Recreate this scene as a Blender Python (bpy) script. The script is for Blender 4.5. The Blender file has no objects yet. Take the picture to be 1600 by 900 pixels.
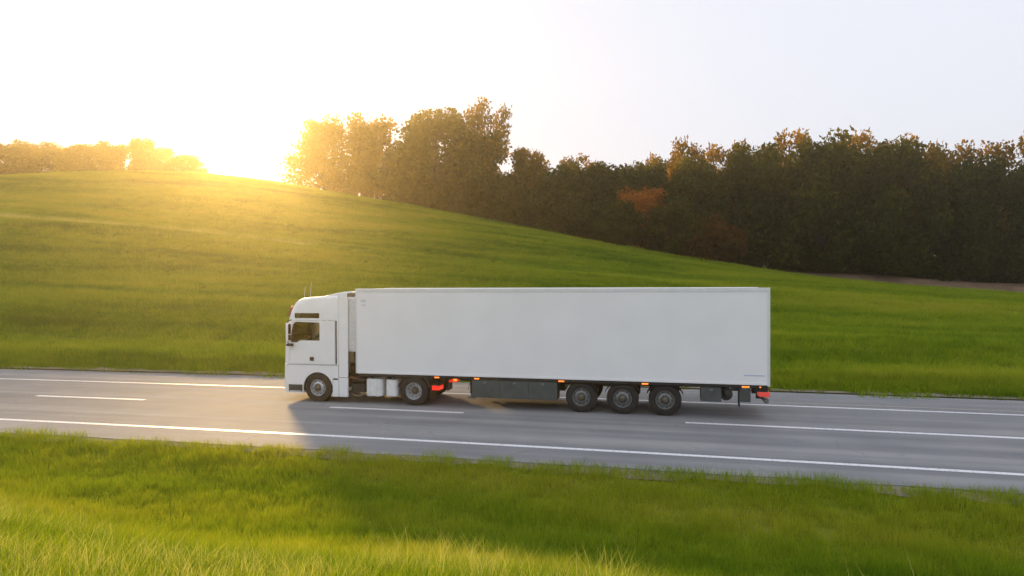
import bpy, bmesh, math, random
import numpy as np
from mathutils import Vector, Matrix
R = math.radians
scene = bpy.context.scene
COL = scene.collection

# ------------------------------------------------------------------ camera
YAW, PITCH, ROLL = 0.22472, -0.00776, -0.00399
CAM = Vector((13.221, -20.458, 4.172))
FWD = Vector((-math.sin(YAW) * math.cos(PITCH), math.cos(YAW) * math.cos(PITCH), math.sin(PITCH)))
RIGHT0 = Vector((math.cos(YAW), math.sin(YAW), 0))
UP0 = RIGHT0.cross(FWD)
RIGHT = RIGHT0 * math.cos(ROLL) + UP0 * math.sin(ROLL)
UP = UP0 * math.cos(ROLL) - RIGHT0 * math.sin(ROLL)
cam_data = bpy.data.cameras.new("camera")
cam_data.sensor_width = 36.0
cam_data.lens = 36.0 * 999.6 / 1600.0
cam_data.clip_start = 0.1
cam_data.clip_end = 5000
cam = bpy.data.objects.new("camera", cam_data)
COL.objects.link(cam)
M3 = Matrix((RIGHT, UP, -FWD)).transposed()
cam.matrix_world = Matrix.Translation(CAM) @ M3.to_4x4()
scene.camera = cam

# ------------------------------------------------------------------ sky, sun, exposure
SUN_AZ = R(36.1)          # left of +Y
SUN_EL = R(14.0)
SUN_DIR = Vector((-math.sin(SUN_AZ) * math.cos(SUN_EL), math.cos(SUN_AZ) * math.cos(SUN_EL), math.sin(SUN_EL)))
world = bpy.data.worlds.new("World")
scene.world = world
world.use_nodes = True
wn, wl = world.node_tree.nodes, world.node_tree.links
wn.clear()
sky = wn.new("ShaderNodeTexSky")
sky.sky_type = 'NISHITA'
sky.sun_disc = False
sky.sun_elevation = SUN_EL
sky.sun_rotation = -SUN_AZ
sky.air_density = 1.0
sky.dust_density = 1.2
sky.ozone_density = 1.5
veil = wn.new("ShaderNodeMix")            # thin even high veil over the whole sky
veil.data_type = 'RGBA'
veil.inputs[0].default_value = 0.96
veil.inputs[7].default_value = (6.1, 6.45, 7.35, 1)
bgn = wn.new("ShaderNodeBackground")
bgn.inputs["Strength"].default_value = 0.1
wo = wn.new("ShaderNodeOutputWorld")
wl.new(sky.outputs[0], veil.inputs[6])
wl.new(veil.outputs[2], bgn.inputs["Color"])
wl.new(bgn.outputs[0], wo.inputs["Surface"])
sun_data = bpy.data.lights.new("sun", 'SUN')
sun_data.energy = 5.0
sun_data.angle = R(6.0)
sun_data.color = (1.0, 0.64, 0.25)
sun = bpy.data.objects.new("sun", sun_data)
sun.rotation_euler = (-SUN_DIR).to_track_quat('-Z', 'Y').to_euler()
sun.location = (-40, 60, 60)
COL.objects.link(sun)
scene.view_settings.view_transform = 'Standard'
scene.view_settings.look = 'None'
scene.view_settings.exposure = 0.5
scene.view_settings.gamma = 1.0
scene.view_settings.use_curve_mapping = False
scene.render.engine = 'CYCLES'
scene.cycles.use_denoising = True
scene.cycles.use_adaptive_sampling = True
scene.cycles.adaptive_threshold = 0.02
scene.cycles.max_bounces = 6
scene.cycles.diffuse_bounces = 3
scene.cycles.transparent_max_bounces = 12
scene.cycles.volume_bounces = 0

rng = np.random.default_rng(7)
random.seed(7)

# ------------------------------------------------------------------ material helpers
def new_mat(name):
    m = bpy.data.materials.new(name)
    m.use_nodes = True
    nt = m.node_tree
    return m, nt, nt.nodes, nt.links, nt.nodes["Principled BSDF"]

def ramp(nodes, stops):
    r = nodes.new("ShaderNodeValToRGB")
    e = r.color_ramp.elements
    while len(e) < len(stops):
        e.new(0.5)
    for k, (p, c) in enumerate(stops):
        e[k].position = p
        e[k].color = (c[0], c[1], c[2], 1)
    return r

def simple(name, col, rough=0.5, metal=0.0, var=0.12, scale=6.0, coat=0.0, bump=0.0, emit=0.0, spec=0.5):
    m, nt, N, L, b = new_mat(name)
    tc = N.new("ShaderNodeTexCoord")
    no = N.new("ShaderNodeTexNoise")
    no.inputs["Scale"].default_value = scale
    no.inputs["Detail"].default_value = 6
    L.new(tc.outputs["Object"], no.inputs["Vector"])
    lo = [c * (1 - var) for c in col]
    hi = [min(1, c * (1 + var * 0.6)) for c in col]
    r = ramp(N, [(0.3, lo), (0.7, hi)])
    L.new(no.outputs["Fac"], r.inputs[0])
    L.new(r.outputs[0], b.inputs["Base Color"])
    b.inputs["Roughness"].default_value = rough
    b.inputs["Metallic"].default_value = metal
    b.inputs["Specular IOR Level"].default_value = spec
    if coat:
        b.inputs["Coat Weight"].default_value = coat
        b.inputs["Coat Roughness"].default_value = 0.12
    if bump:
        bp = N.new("ShaderNodeBump")
        bp.inputs["Strength"].default_value = bump
        bp.inputs["Distance"].default_value = 0.01
        L.new(no.outputs["Fac"], bp.inputs["Height"])
        L.new(bp.outputs[0], b.inputs["Normal"])
    if emit:
        b.inputs["Emission Color"].default_value = (*col, 1)
        b.inputs["Emission Strength"].default_value = emit
    return m

MAT = {}
MAT['white'] = simple('white_paint', (0.90, 0.90, 0.90), 0.35, var=0.03, scale=3, coat=0.3)
MAT['white2'] = simple('white_panel', (0.90, 0.90, 0.905), 0.42, var=0.035, scale=0.9, coat=0.15)
def ripple(m):
    N, L = m.node_tree.nodes, m.node_tree.links
    b = N["Principled BSDF"]
    tc = N.new("ShaderNodeTexCoord"); mp = N.new("ShaderNodeMapping"); mp.inputs["Scale"].default_value = (1.6, 1, .35)
    n = N.new("ShaderNodeTexNoise"); n.inputs["Scale"].default_value = 1.2; n.inputs["Detail"].default_value = 2
    bp = N.new("ShaderNodeBump"); bp.inputs["Strength"].default_value = .25; bp.inputs["Distance"].default_value = .02
    L.new(tc.outputs["Object"], mp.inputs[0]); L.new(mp.outputs[0], n.inputs["Vector"]); L.new(n.outputs["Fac"], bp.inputs["Height"])
    L.new(bp.outputs[0], b.inputs["Normal"]); L.new(bp.outputs[0], b.inputs["Coat Normal"])
ripple(MAT['white2'])
MAT['offwhite'] = simple('off_white_housing', (0.74, 0.74, 0.72), 0.5, var=0.1, scale=8)
MAT['alu'] = simple('aluminium_tank', (0.86, 0.86, 0.85), 0.4, metal=0.1, var=0.1, scale=5)
MAT['rail'] = simple('aluminium_rail', (0.78, 0.79, 0.80), 0.4, metal=0.2, var=0.05, scale=5)
MAT['black'] = simple('black_plastic', (0.018, 0.018, 0.018), 0.55, var=0.3, scale=9)
MAT['chassis'] = simple('chassis_steel', (0.022, 0.021, 0.019), 0.6, var=0.5, scale=7)
MAT['grey'] = simple('dark_grey_panel', (0.075, 0.088, 0.086), 0.5, var=0.25, scale=3)
MAT['tyre'] = simple('tyre_rubber', (0.022, 0.021, 0.02), 0.8, var=0.4, scale=14, bump=0.3)
MAT['rim'] = simple('steel_rim', (0.52, 0.53, 0.54), 0.4, metal=0.5, var=0.2, scale=9)
MAT['rimdull'] = simple('dull_steel_rim', (0.20, 0.21, 0.21), 0.5, metal=0.4, var=0.3, scale=9)
MAT['hub'] = simple('hub_metal', (0.16, 0.14, 0.11), 0.5, metal=0.6, var=0.3, scale=12)
MAT['interior'] = simple('cab_interior', (0.10, 0.065, 0.045), 0.8, var=0.3, scale=7)
MAT['curtain'] = simple('cab_curtain', (0.16, 0.085, 0.045), 0.9, var=0.3, scale=10)
MAT['red'] = simple('red_tail_lamp', (0.85, 0.03, 0.015), 0.25, var=0.05, emit=0.6)
MAT['reddull'] = simple('red_lamp_lens', (0.62, 0.06, 0.045), 0.25, var=0.05, emit=0.35)
MAT['amber'] = simple('amber_marker_lamp', (1.0, 0.21, 0.03), 0.25, var=0.05, emit=1.4)
MAT['visor'] = simple('tinted_visor', (0.34, 0.14, 0.08), 0.25, var=0.1, scale=5)
MAT['lamp'] = simple('clear_lamp', (0.75, 0.76, 0.78), 0.12, metal=0.3, var=0.1)
MAT['mirror'] = simple('mirror_glass', (0.12, 0.11, 0.10), 0.08, metal=1.0, var=0.02)
MAT['hose'] = simple('air_hose', (0.22, 0.06, 0.03), 0.5, var=0.2)
MAT['blue'] = simple('blue_label', (0.50, 0.57, 0.76), 0.45, var=0.1)
MAT['greylabel'] = simple('grey_label', (0.74, 0.75, 0.77), 0.45, var=0.1)
MAT['skin'] = simple('skin', (0.42, 0.24, 0.17), 0.55, var=0.08)
MAT['shirt'] = simple('dark_shirt', (0.13, 0.14, 0.18), 0.85, var=0.2)
MAT['hair'] = simple('brown_hair', (0.05, 0.03, 0.018), 0.7, var=0.3)

def glass_mat():
    m, nt, N, L, b = new_mat('window_glass')
    N.remove(b)
    out = [n for n in N if n.type == 'OUTPUT_MATERIAL'][0]
    tr = N.new("ShaderNodeBsdfTransparent"); tr.inputs[0].default_value = (0.95, 0.94, 0.90, 1)
    gl = N.new("ShaderNodeBsdfGlossy"); gl.inputs["Roughness"].default_value = 0.03
    fr = N.new("ShaderNodeFresnel"); fr.inputs[0].default_value = 1.45
    no = N.new("ShaderNodeTexNoise"); no.inputs["Scale"].default_value = 4
    bp = N.new("ShaderNodeBump"); bp.inputs["Strength"].default_value = 0.03
    L.new(no.outputs["Fac"], bp.inputs["Height"]); L.new(bp.outputs[0], gl.inputs["Normal"])
    mx = N.new("ShaderNodeMixShader")
    L.new(fr.outputs[0], mx.inputs[0]); L.new(tr.outputs[0], mx.inputs[1]); L.new(gl.outputs[0], mx.inputs[2])
    L.new(mx.outputs[0], out.inputs["Surface"])
    return m
MAT['glass'] = glass_mat()

def leaf_mat(name, c1, c2, trans=0.55, scale=0.22, tcol=None):
    m, nt, N, L, b = new_mat(name)
    N.remove(b)
    out = [n for n in N if n.type == 'OUTPUT_MATERIAL'][0]
    geo = N.new("ShaderNodeNewGeometry")
    no = N.new("ShaderNodeTexNoise"); no.inputs["Scale"].default_value = scale; no.inputs["Detail"].default_value = 5
    L.new(geo.outputs["Position"], no.inputs["Vector"])
    ri = N.new("ShaderNodeMath"); ri.operation = 'MULTIPLY_ADD'
    ri.inputs[1].default_value = 0.35; ri.inputs[2].default_value = -0.17
    L.new(geo.outputs["Random Per Island"], ri.inputs[0])
    ad = N.new("ShaderNodeMath"); ad.operation = 'ADD'
    L.new(no.outputs["Fac"], ad.inputs[0]); L.new(ri.outputs[0], ad.inputs[1])
    r = ramp(N, [(0.25, c1), (0.75, c2)])
    L.new(ad.outputs[0], r.inputs[0])
    df = N.new("ShaderNodeBsdfDiffuse"); L.new(r.outputs[0], df.inputs[0])
    tl = N.new("ShaderNodeBsdfTranslucent")
    mul = N.new("ShaderNodeMix"); mul.data_type = 'RGBA'; mul.blend_type = 'MULTIPLY'; mul.inputs[0].default_value = 1
    L.new(r.outputs[0], mul.inputs[6]); mul.inputs[7].default_value = (*(tcol or (3.2, 2.1, 0.45)), 1)
    L.new(mul.outputs[2], tl.inputs[0])
    mx = N.new("ShaderNodeMixShader"); mx.inputs[0].default_value = trans
    L.new(df.outputs[0], mx.inputs[1]); L.new(tl.outputs[0], mx.inputs[2])
    L.new(mx.outputs[0], out.inputs["Surface"])
    return m
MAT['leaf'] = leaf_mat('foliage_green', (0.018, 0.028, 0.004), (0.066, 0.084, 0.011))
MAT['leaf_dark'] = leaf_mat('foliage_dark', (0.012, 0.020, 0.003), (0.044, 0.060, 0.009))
MAT['leaf_olive'] = leaf_mat('foliage_olive', (0.065, 0.055, 0.008), (0.14, 0.11, 0.016))  # leaf colour brightened to imitate golden sunlit rims
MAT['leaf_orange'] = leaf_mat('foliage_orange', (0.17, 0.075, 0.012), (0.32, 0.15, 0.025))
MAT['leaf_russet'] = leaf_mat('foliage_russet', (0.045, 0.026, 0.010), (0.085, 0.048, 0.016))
MAT['bark'] = simple('bark', (0.06, 0.045, 0.032), 0.9, var=0.4, scale=5, bump=0.5)

def grass_mat(name, ground=False, dry=False):
    m, nt, N, L, b = new_mat(name)
    N.remove(b)
    out = [n for n in N if n.type == 'OUTPUT_MATERIAL'][0]
    geo = N.new("ShaderNodeNewGeometry")
    mp = N.new("ShaderNodeMapping"); mp.inputs["Scale"].default_value = (0.045, 0.32, 0.32)
    L.new(geo.outputs["Position"], mp.inputs["Vector"])
    n1 = N.new("ShaderNodeTexNoise"); n1.inputs["Scale"].default_value = 1.0; n1.inputs["Detail"].default_value = 6; n1.inputs["Roughness"].default_value = 0.6
    L.new(mp.outputs[0], n1.inputs["Vector"])
    n2 = N.new("ShaderNodeTexNoise"); n2.inputs["Scale"].default_value = 0.9; n2.inputs["Detail"].default_value = 4
    L.new(geo.outputs["Position"], n2.inputs["Vector"])
    a1 = N.new("ShaderNodeMath"); a1.operation = 'MULTIPLY_ADD'; a1.inputs[1].default_value = 0.3
    L.new(n2.outputs["Fac"], a1.inputs[0])
    s1 = N.new("ShaderNodeMath"); s1.operation = 'SUBTRACT'; s1.inputs[1].default_value = 0.15
    L.new(n1.outputs["Fac"], s1.inputs[0]); L.new(s1.outputs[0], a1.inputs[2])
    mp4 = N.new("ShaderNodeMapping"); mp4.inputs["Scale"].default_value = (0.010, 0.11, 0.05); mp4.inputs["Location"].default_value = (3.1, 0.4, 0)
    L.new(geo.outputs["Position"], mp4.inputs["Vector"])
    n4 = N.new("ShaderNodeTexNoise"); n4.inputs["Scale"].default_value = 1.0; n4.inputs["Detail"].default_value = 2
    L.new(mp4.outputs[0], n4.inputs["Vector"])
    a4 = N.new("ShaderNodeMath"); a4.operation = 'MULTIPLY_ADD'; a4.inputs[1].default_value = 0.55
    L.new(n4.outputs["Fac"], a4.inputs[0])
    s4 = N.new("ShaderNodeMath"); s4.operation = 'SUBTRACT'; s4.inputs[1].default_value = 0.275
    L.new(a1.outputs[0], s4.inputs[0]); L.new(s4.outputs[0], a4.inputs[2])
    last = a4
    if not ground:
        ri = N.new("ShaderNodeMath"); ri.operation = 'MULTIPLY_ADD'
        ri.inputs[1].default_value = 0.22; ri.inputs[2].default_value = -0.11
        L.new(geo.outputs["Random Per Island"], ri.inputs[0])
        a2 = N.new("ShaderNodeMath"); a2.operation = 'ADD'
        L.new(last.outputs[0], a2.inputs[0]); L.new(ri.outputs[0], a2.inputs[1])
        last = a2
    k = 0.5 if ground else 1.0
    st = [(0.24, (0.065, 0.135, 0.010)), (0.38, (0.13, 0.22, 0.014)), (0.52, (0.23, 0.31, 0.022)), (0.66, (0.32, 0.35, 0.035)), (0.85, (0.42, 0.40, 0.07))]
    if dry:
        st = [(0.25, (0.28, 0.31, 0.08)), (0.45, (0.40, 0.42, 0.14)), (0.65, (0.52, 0.50, 0.24)), (0.85, (0.60, 0.55, 0.32))]
    r = ramp(N, [(p, tuple(k * x for x in c)) for p, c in st])
    L.new(last.outputs[0], r.inputs[0])
    df = N.new("ShaderNodeBsdfDiffuse"); L.new(r.outputs[0], df.inputs[0])
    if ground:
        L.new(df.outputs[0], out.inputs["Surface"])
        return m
    tl = N.new("ShaderNodeBsdfTranslucent")
    mul = N.new("ShaderNodeMix"); mul.data_type = 'RGBA'; mul.blend_type = 'MULTIPLY'; mul.inputs[0].default_value = 1
    L.new(r.outputs[0], mul.inputs[6]); mul.inputs[7].default_value = (1.45, 1.4, 0.6, 1)
    L.new(mul.outputs[2], tl.inputs[0])
    mx = N.new("ShaderNodeMixShader"); mx.inputs[0].default_value = 0.5
    L.new(df.outputs[0], mx.inputs[1]); L.new(tl.outputs[0], mx.inputs[2])
    L.new(mx.outputs[0], out.inputs["Surface"])
    return m
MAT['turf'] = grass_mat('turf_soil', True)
MAT['blade'] = grass_mat('grass_blades', False)
MAT['dry_sunlit_blade'] = grass_mat('dry_and_sunlit_blades', False, True)  # dry stalks on the near bank; sunlight put into colour on the fold

def asphalt_mat():
    m, nt, N, L, b = new_mat('asphalt')
    geo = N.new("ShaderNodeNewGeometry")
    mp = N.new("ShaderNodeMapping"); mp.inputs["Scale"].default_value = (0.03, 1.1, 1.0)
    L.new(geo.outputs["Position"], mp.inputs["Vector"])
    n1 = N.new("ShaderNodeTexNoise"); n1.inputs["Scale"].default_value = 1.0; n1.inputs["Detail"].default_value = 5; n1.inputs["Roughness"].default_value = 0.6
    L.new(mp.outputs[0], n1.inputs["Vector"])
    n2 = N.new("ShaderNodeTexNoise"); n2.inputs["Scale"].default_value = 60; n2.inputs["Detail"].default_value = 3
    L.new(geo.outputs["Position"], n2.inputs["Vector"])
    n3 = N.new("ShaderNodeTexNoise"); n3.inputs["Scale"].default_value = 0.5; n3.inputs["Detail"].default_value = 6
    L.new(geo.outputs["Position"], n3.inputs["Vector"])
    r = ramp(N, [(0.28, (0.135, 0.139, 0.148)), (0.42, (0.195, 0.199, 0.208)), (0.56, (0.235, 0.238, 0.245)), (0.72, (0.31, 0.31, 0.308))])
    ad = N.new("ShaderNodeMath"); ad.operation = 'MULTIPLY_ADD'; ad.inputs[1].default_value = 0.35
    L.new(n3.outputs["Fac"], ad.inputs[0])
    sb = N.new("ShaderNodeMath"); sb.operation = 'SUBTRACT'; sb.inputs[1].default_value = 0.10
    L.new(n1.outputs["Fac"], sb.inputs[0]); L.new(sb.outputs[0], ad.inputs[2])
    L.new(ad.outputs[0], r.inputs[0])
    mx = N.new("ShaderNodeMix"); mx.data_type = 'RGBA'; mx.blend_type = 'MULTIPLY'; mx.inputs[0].default_value = 0.6
    r2 = ramp(N, [(0.3, (0.72, 0.72, 0.72)), (0.65, (1.2, 1.2, 1.2))])
    L.new(n2.outputs["Fac"], r2.inputs[0])
    L.new(r.outputs[0], mx.inputs[6]); L.new(r2.outputs[0], mx.inputs[7])
    vo = N.new("ShaderNodeTexVoronoi"); vo.feature = 'DISTANCE_TO_EDGE'; vo.inputs["Scale"].default_value = 0.33
    dn = N.new("ShaderNodeTexNoise"); dn.inputs["Scale"].default_value = 1.4; dn.inputs["Detail"].default_value = 6
    L.new(geo.outputs["Position"], dn.inputs["Vector"])
    dm = N.new("ShaderNodeVectorMath"); dm.operation = 'ADD'
    L.new(geo.outputs["Position"], dm.inputs[0]); L.new(dn.outputs["Color"], dm.inputs[1]); L.new(dm.outputs[0], vo.inputs["Vector"])
    cr = ramp(N, [(0.004, (0.45, 0.45, 0.45)), (0.011, (1, 1, 1))]); L.new(vo.outputs["Distance"], cr.inputs[0])
    mc = N.new("ShaderNodeMix"); mc.data_type = 'RGBA'; mc.blend_type = 'MULTIPLY'
    gate = ramp(N, [(0.50, (0, 0, 0)), (0.62, (0.3, 0.3, 0.3))]); L.new(n3.outputs["Fac"], gate.inputs[0]); L.new(gate.outputs[0], mc.inputs[0])
    L.new(mx.outputs[2], mc.inputs[6]); L.new(cr.outputs[0], mc.inputs[7])
    L.new(mc.outputs[2], b.inputs["Base Color"])
    rr = N.new("ShaderNodeMapRange"); rr.inputs[3].default_value = 0.66; rr.inputs[4].default_value = 0.84
    b.inputs['Specular IOR Level'].default_value = 0.10
    L.new(n1.outputs["Fac"], rr.inputs[0]); L.new(rr.outputs[0], b.inputs["Roughness"])
    bp = N.new("ShaderNodeBump"); bp.inputs["Strength"].default_value = 0.25; bp.inputs["Distance"].default_value = 0.006
    L.new(n2.outputs["Fac"], bp.inputs["Height"]); L.new(bp.outputs[0], b.inputs["Normal"])
    return m
MAT['asphalt'] = asphalt_mat()

def line_mat(name, col):
    m, nt, N, L, b = new_mat(name)
    geo = N.new("ShaderNodeNewGeometry")
    n1 = N.new("ShaderNodeTexNoise"); n1.inputs["Scale"].default_value = 9; n1.inputs["Detail"].default_value = 8; n1.inputs["Roughness"].default_value = 0.7
    L.new(geo.outputs["Position"], n1.inputs["Vector"])
    r = ramp(N, [(0.34, tuple(c * 0.42 for c in col)), (0.47, col)])
    L.new(n1.outputs["Fac"], r.inputs[0]); L.new(r.outputs[0], b.inputs["Base Color"])
    b.inputs["Roughness"].default_value = 0.5
    return m
MAT['line'] = line_mat('road_paint', (0.80, 0.80, 0.82))
MAT['seam'] = line_mat('concrete_edging', (0.38, 0.32, 0.26))
MAT['dirt'] = simple('bare_earth', (0.20, 0.125, 0.075), 0.95, var=0.35, scale=0.8, bump=0.4)

# ------------------------------------------------------------------ object helpers
def link(o, parent=None):
    COL.objects.link(o)
    if parent is not None:
        o.parent = parent
    return o

def tag(o, label=None, cat=None, group=None, kind=None):
    if label: o['label'] = label
    if cat: o['category'] = cat
    if group: o['group'] = group
    if kind: o['kind'] = kind
    return o

def empty(name, loc):
    o = bpy.data.objects.new(name, None)
    o.empty_display_size = 0.3
    o.location = loc
    return link(o)

def obj(name, bm, mat, parent=None, smooth=False, bevel=0.0, seg=2, angle=35):
    me = bpy.data.meshes.new(name)
    bmesh.ops.recalc_face_normals(bm, faces=bm.faces)
    bm.to_mesh(me); bm.free()
    return mobj(name, me, mat, parent, smooth, bevel, seg, angle)

def mobj(name, me, mat, parent=None, smooth=False, bevel=0.0, seg=2, angle=35):
    for m in (mat if isinstance(mat, (list, tuple)) else [mat]):
        me.materials.append(MAT[m] if isinstance(m, str) else m)
    o = bpy.data.objects.new(name, me)
    link(o, parent)
    if bevel:
        md = o.modifiers.new('bevel', 'BEVEL'); md.width = bevel; md.segments = seg
        md.limit_method = 'ANGLE'; md.angle_limit = R(angle)
    if smooth or bevel:
        me.polygons.foreach_set('use_smooth', [True] * len(me.polygons))
        me.set_sharp_from_angle(angle=R(32))
    return o

OFF = Vector((0, 0, 0))          # every mesh of a thing is written in world metres minus its root
def V(x, y, z):
    return Vector((x, y, z)) - OFF

def box(bm, x0, x1, y0, y1, z0, z1):
    v = [bm.verts.new(V(x, y, z)) for x in (x0, x1) for y in (y0, y1) for z in (z0, z1)]
    for f in ((0, 1, 3, 2), (4, 6, 7, 5), (0, 4, 5, 1), (2, 3, 7, 6), (0, 2, 6, 4), (1, 5, 7, 3)):
        bm.faces.new([v[i] for i in f])
    return bm

def boxes(*bs):
    bm = bmesh.new()
    for b in bs: box(bm, *b)
    return bm

def prism(bm, pts, y0, y1):
    a = [bm.verts.new(V(x, y0, z)) for x, z in pts]
    b = [bm.verts.new(V(x, y1, z)) for x, z in pts]
    n = len(pts)
    bm.faces.new(a); bm.faces.new(b[::-1])
    for i in range(n):
        bm.faces.new((a[i], b[i], b[(i + 1) % n], a[(i + 1) % n]))
    return bm

def tube(bm, path, rad, n=10):
    path = [Vector(p) for p in path]
    rads = rad if isinstance(rad, (list, tuple)) else [rad] * len(path)
    rings = []
    for i, p in enumerate(path):
        d = (path[min(i + 1, len(path) - 1)] - path[max(i - 1, 0)]).normalized()
        a = d.orthogonal().normalized() if i == 0 else (rings[-1][1] - d * rings[-1][1].dot(d)).normalized()
        b = d.cross(a)
        rings.append(([bm.verts.new(p - OFF + (a * math.cos(t) + b * math.sin(t)) * rads[i]) for t in [2 * math.pi * k / n for k in range(n)]], a))
    for (r0, _), (r1, _) in zip(rings, rings[1:]):
        for k in range(n):
            bm.faces.new((r0[k], r0[(k + 1) % n], r1[(k + 1) % n], r1[k]))
    bm.faces.new(rings[0][0][::-1]); bm.faces.new(rings[-1][0])
    return bm

def lathe_y(prof, n=40, close=True):
    """profile [(radius, y)] spun round the Y axis"""
    bm = bmesh.new()
    rings = []
    for r, y in prof:
        if r < 1e-6:
            rings.append([bm.verts.new((0, y, 0))])
        else:
            rings.append([bm.verts.new((r * math.cos(2 * math.pi * k / n), y, r * math.sin(2 * math.pi * k / n))) for k in range(n)])
    pairs = list(zip(rings, rings[1:]))
    if close: pairs.append((rings[-1], rings[0]))
    for a, b in pairs:
        for k in range(n):
            q = [a[k % len(a)], a[(k + 1) % len(a)], b[(k + 1) % len(b)], b[k % len(b)]]
            u = []
            for v in q:
                if v not in u: u.append(v)
            if len(u) > 2:
                try: bm.faces.new(u)
                except ValueError: pass
    return bm

def boolean(base_me, cut_me, op):
    a = bpy.data.objects.new('tmp_a', base_me); b = bpy.data.objects.new('tmp_b', cut_me)
    COL.objects.link(a); COL.objects.link(b)
    md = a.modifiers.new('b', 'BOOLEAN'); md.object = b; md.operation = op; md.solver = 'EXACT'
    dg = bpy.context.evaluated_depsgraph_get()
    res = bpy.data.meshes.new_from_object(a.evaluated_get(dg))
    bpy.data.objects.remove(a); bpy.data.objects.remove(b)
    return res

def to_mesh(bm, name='tmp'):
    bmesh.ops.recalc_face_normals(bm, faces=bm.faces)
    me = bpy.data.meshes.new(name); bm.to_mesh(me); bm.free()
    return me

def arrays_mesh(name, verts, faces):
    me = bpy.data.meshes.new(name)
    nf, k = faces.shape
    me.vertices.add(len(verts)); me.vertices.foreach_set('co', np.asarray(verts, np.float32).ravel())
    me.loops.add(nf * k); me.loops.foreach_set('vertex_index', np.asarray(faces, np.int32).ravel())
    me.polygons.add(nf); me.polygons.foreach_set('loop_start', np.arange(0, nf * k, k, dtype=np.int32))
    me.update(calc_edges=True)
    return me

# ------------------------------------------------------------------ terrain
KAP = -0.000765
def road_c(x): return KAP * (x - 8.0) ** 2
VN, VF = -5.9, 5.5                                   # pavement edges, measured from the road's axis

RX = np.array([-320, -180, -130, -105, -86, -68, -49, -30.6, -8.4, 10.7, 27.3, 41.5, 54.5, 80, 140, 320.])
RZ = np.array([15., 21., 23.4, 24.3, 24.4, 23.8, 21.2, 17.3, 12.9, 8.6, 5.5, 3.8, 2.5, 2.0, 2.0, 2.0])
RV = np.array([84., 84., 84., 83.5, 82.8, 82.5, 80.8, 78.5, 74.4, 71.3, 69.2, 66.9, 66.5, 66., 66., 66.])
PS = np.array([0, .03, .06, .085, .12, .19, .225, .26, .34, .44, .47, .495, .55, .62, .75, .9, .97, 1.03, 1.12, 1.3, 1.6])
PZ = np.array([0, .022, .044, .050, .072, .165, .20, .212, .31, .442, .505, .524, .530, .585, .77, .945, .992, 1.0, .985, .92, .88])
FVv = np.array([-60, -30, -20, -17.5, -15.6, -13.6, -12, -10, -8, -6.6, -5.9])
FZ = np.array([3.2, 3.0, 2.55, 2.3, 1.72, .72, .12, -.3, -.36, -.14, -.02])

def smooth_interp(x, xp, fp):
    # average a few shifted linear interpolations: rounds the corners of the table
    w = np.gradient(xp)
    h = np.interp(x, xp, w) * 0.35
    return sum(k * np.interp(x + d * h, xp, fp) for d, k in ((-1, .15), (-.5, .2), (0, .3), (.5, .2), (1, .15)))

def sstep(a, b, x):
    t = np.clip((x - a) / (b - a), 0, 1)
    return t * t * (3 - 2 * t)

def terrain(x, y):
    x = np.asarray(x, float); y = np.asarray(y, float)
    v = y - np.maximum(road_c(x), road_c(-150.0))
    zr = smooth_interp(x, RX, RZ); vr = smooth_interp(x, RX, RV)
    s = (v - VF) / (vr - VF)
    p = smooth_interp(s, PS, PZ)
    und = 0.22 * np.sin(x * .05 + v * .13) * sstep(0.05, .4, s) + 0.12 * np.sin(x * .11 - v * .21 + 1.3) * sstep(0.05, .4, s)
    roadbank = 0.28 * np.exp(-((v - VF - 1.9) / 1.1) ** 2) + 0.35 * np.exp(-((v - VF - 9.5) / 2.6) ** 2) * sstep(-60, 0, x) 
    right = sstep(15, 45, x)
    back = right * 1.5 * sstep(1.02, 1.12, s) + sstep(1.1, 2.2, s) * right * 3.0
    far = zr * p + und + roadbank + back
    mid = sstep(-28, 60, x) * 0
    near = smooth_interp(v, FVv, FZ) + 0.06 * np.sin(x * .7 + v * .5) * sstep(-8, -12, v) + .05 * np.sin(x * .23 - v * .9) * sstep(-7, -9, v)
    z = np.where(v > VF, far, np.where(v < VN, near, -0.12))
    fade = sstep(260, 420, np.hypot(x, y))
    return z * (1 - fade)

def axis(lo, hi, fine_lo, fine_hi, step, n):
    mid = np.arange(fine_lo, fine_hi + 1e-6, step)
    a = fine_lo - (np.geomspace(step, fine_lo - lo + step, n)[::-1] - step)
    b = fine_hi + (np.geomspace(step, hi - fine_hi + step, n) - step)
    return np.unique(np.round(np.concatenate([a, mid, b]), 4))

def grid_object(name, xs, vs, zfun, mat, extra=None):
    X, Vv = np.meshgrid(xs, vs, indexing='ij')
    Y = Vv + np.maximum(road_c(X), road_c(-150.0))
    Z = zfun(X, Y)
    verts = np.stack([X, Y, Z], -1).reshape(-1, 3)
    nx, ny = len(xs), len(vs)
    i = np.arange(nx - 1)[:, None] * ny + np.arange(ny - 1)[None, :]
    faces = np.stack([i, i + ny, i + ny + 1, i + 1], -1).reshape(-1, 4)
    me = arrays_mesh(name, verts, faces)
    me.polygons.foreach_set('use_smooth', [True] * len(me.polygons))
    me.materials.append(MAT[mat])
    o = bpy.data.objects.new(name, me)
    link(o)
    return o

xs = axis(-700, 700, -130, 100, 1.0, 14)
vs = np.concatenate([axis(-600, -20.0, -24, -20.0, .5, 12)[:-1], np.arange(-20, -6.2, .25), [-6.2, -5.901, -5.899, 0, 5.499, 5.501, 5.7], np.arange(6, 20, .5), np.arange(20, 92, 1.0), 92 + np.geomspace(1, 560, 26)])
vs = np.unique(vs)
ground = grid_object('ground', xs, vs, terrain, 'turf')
tag(ground, kind='structure')

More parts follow.
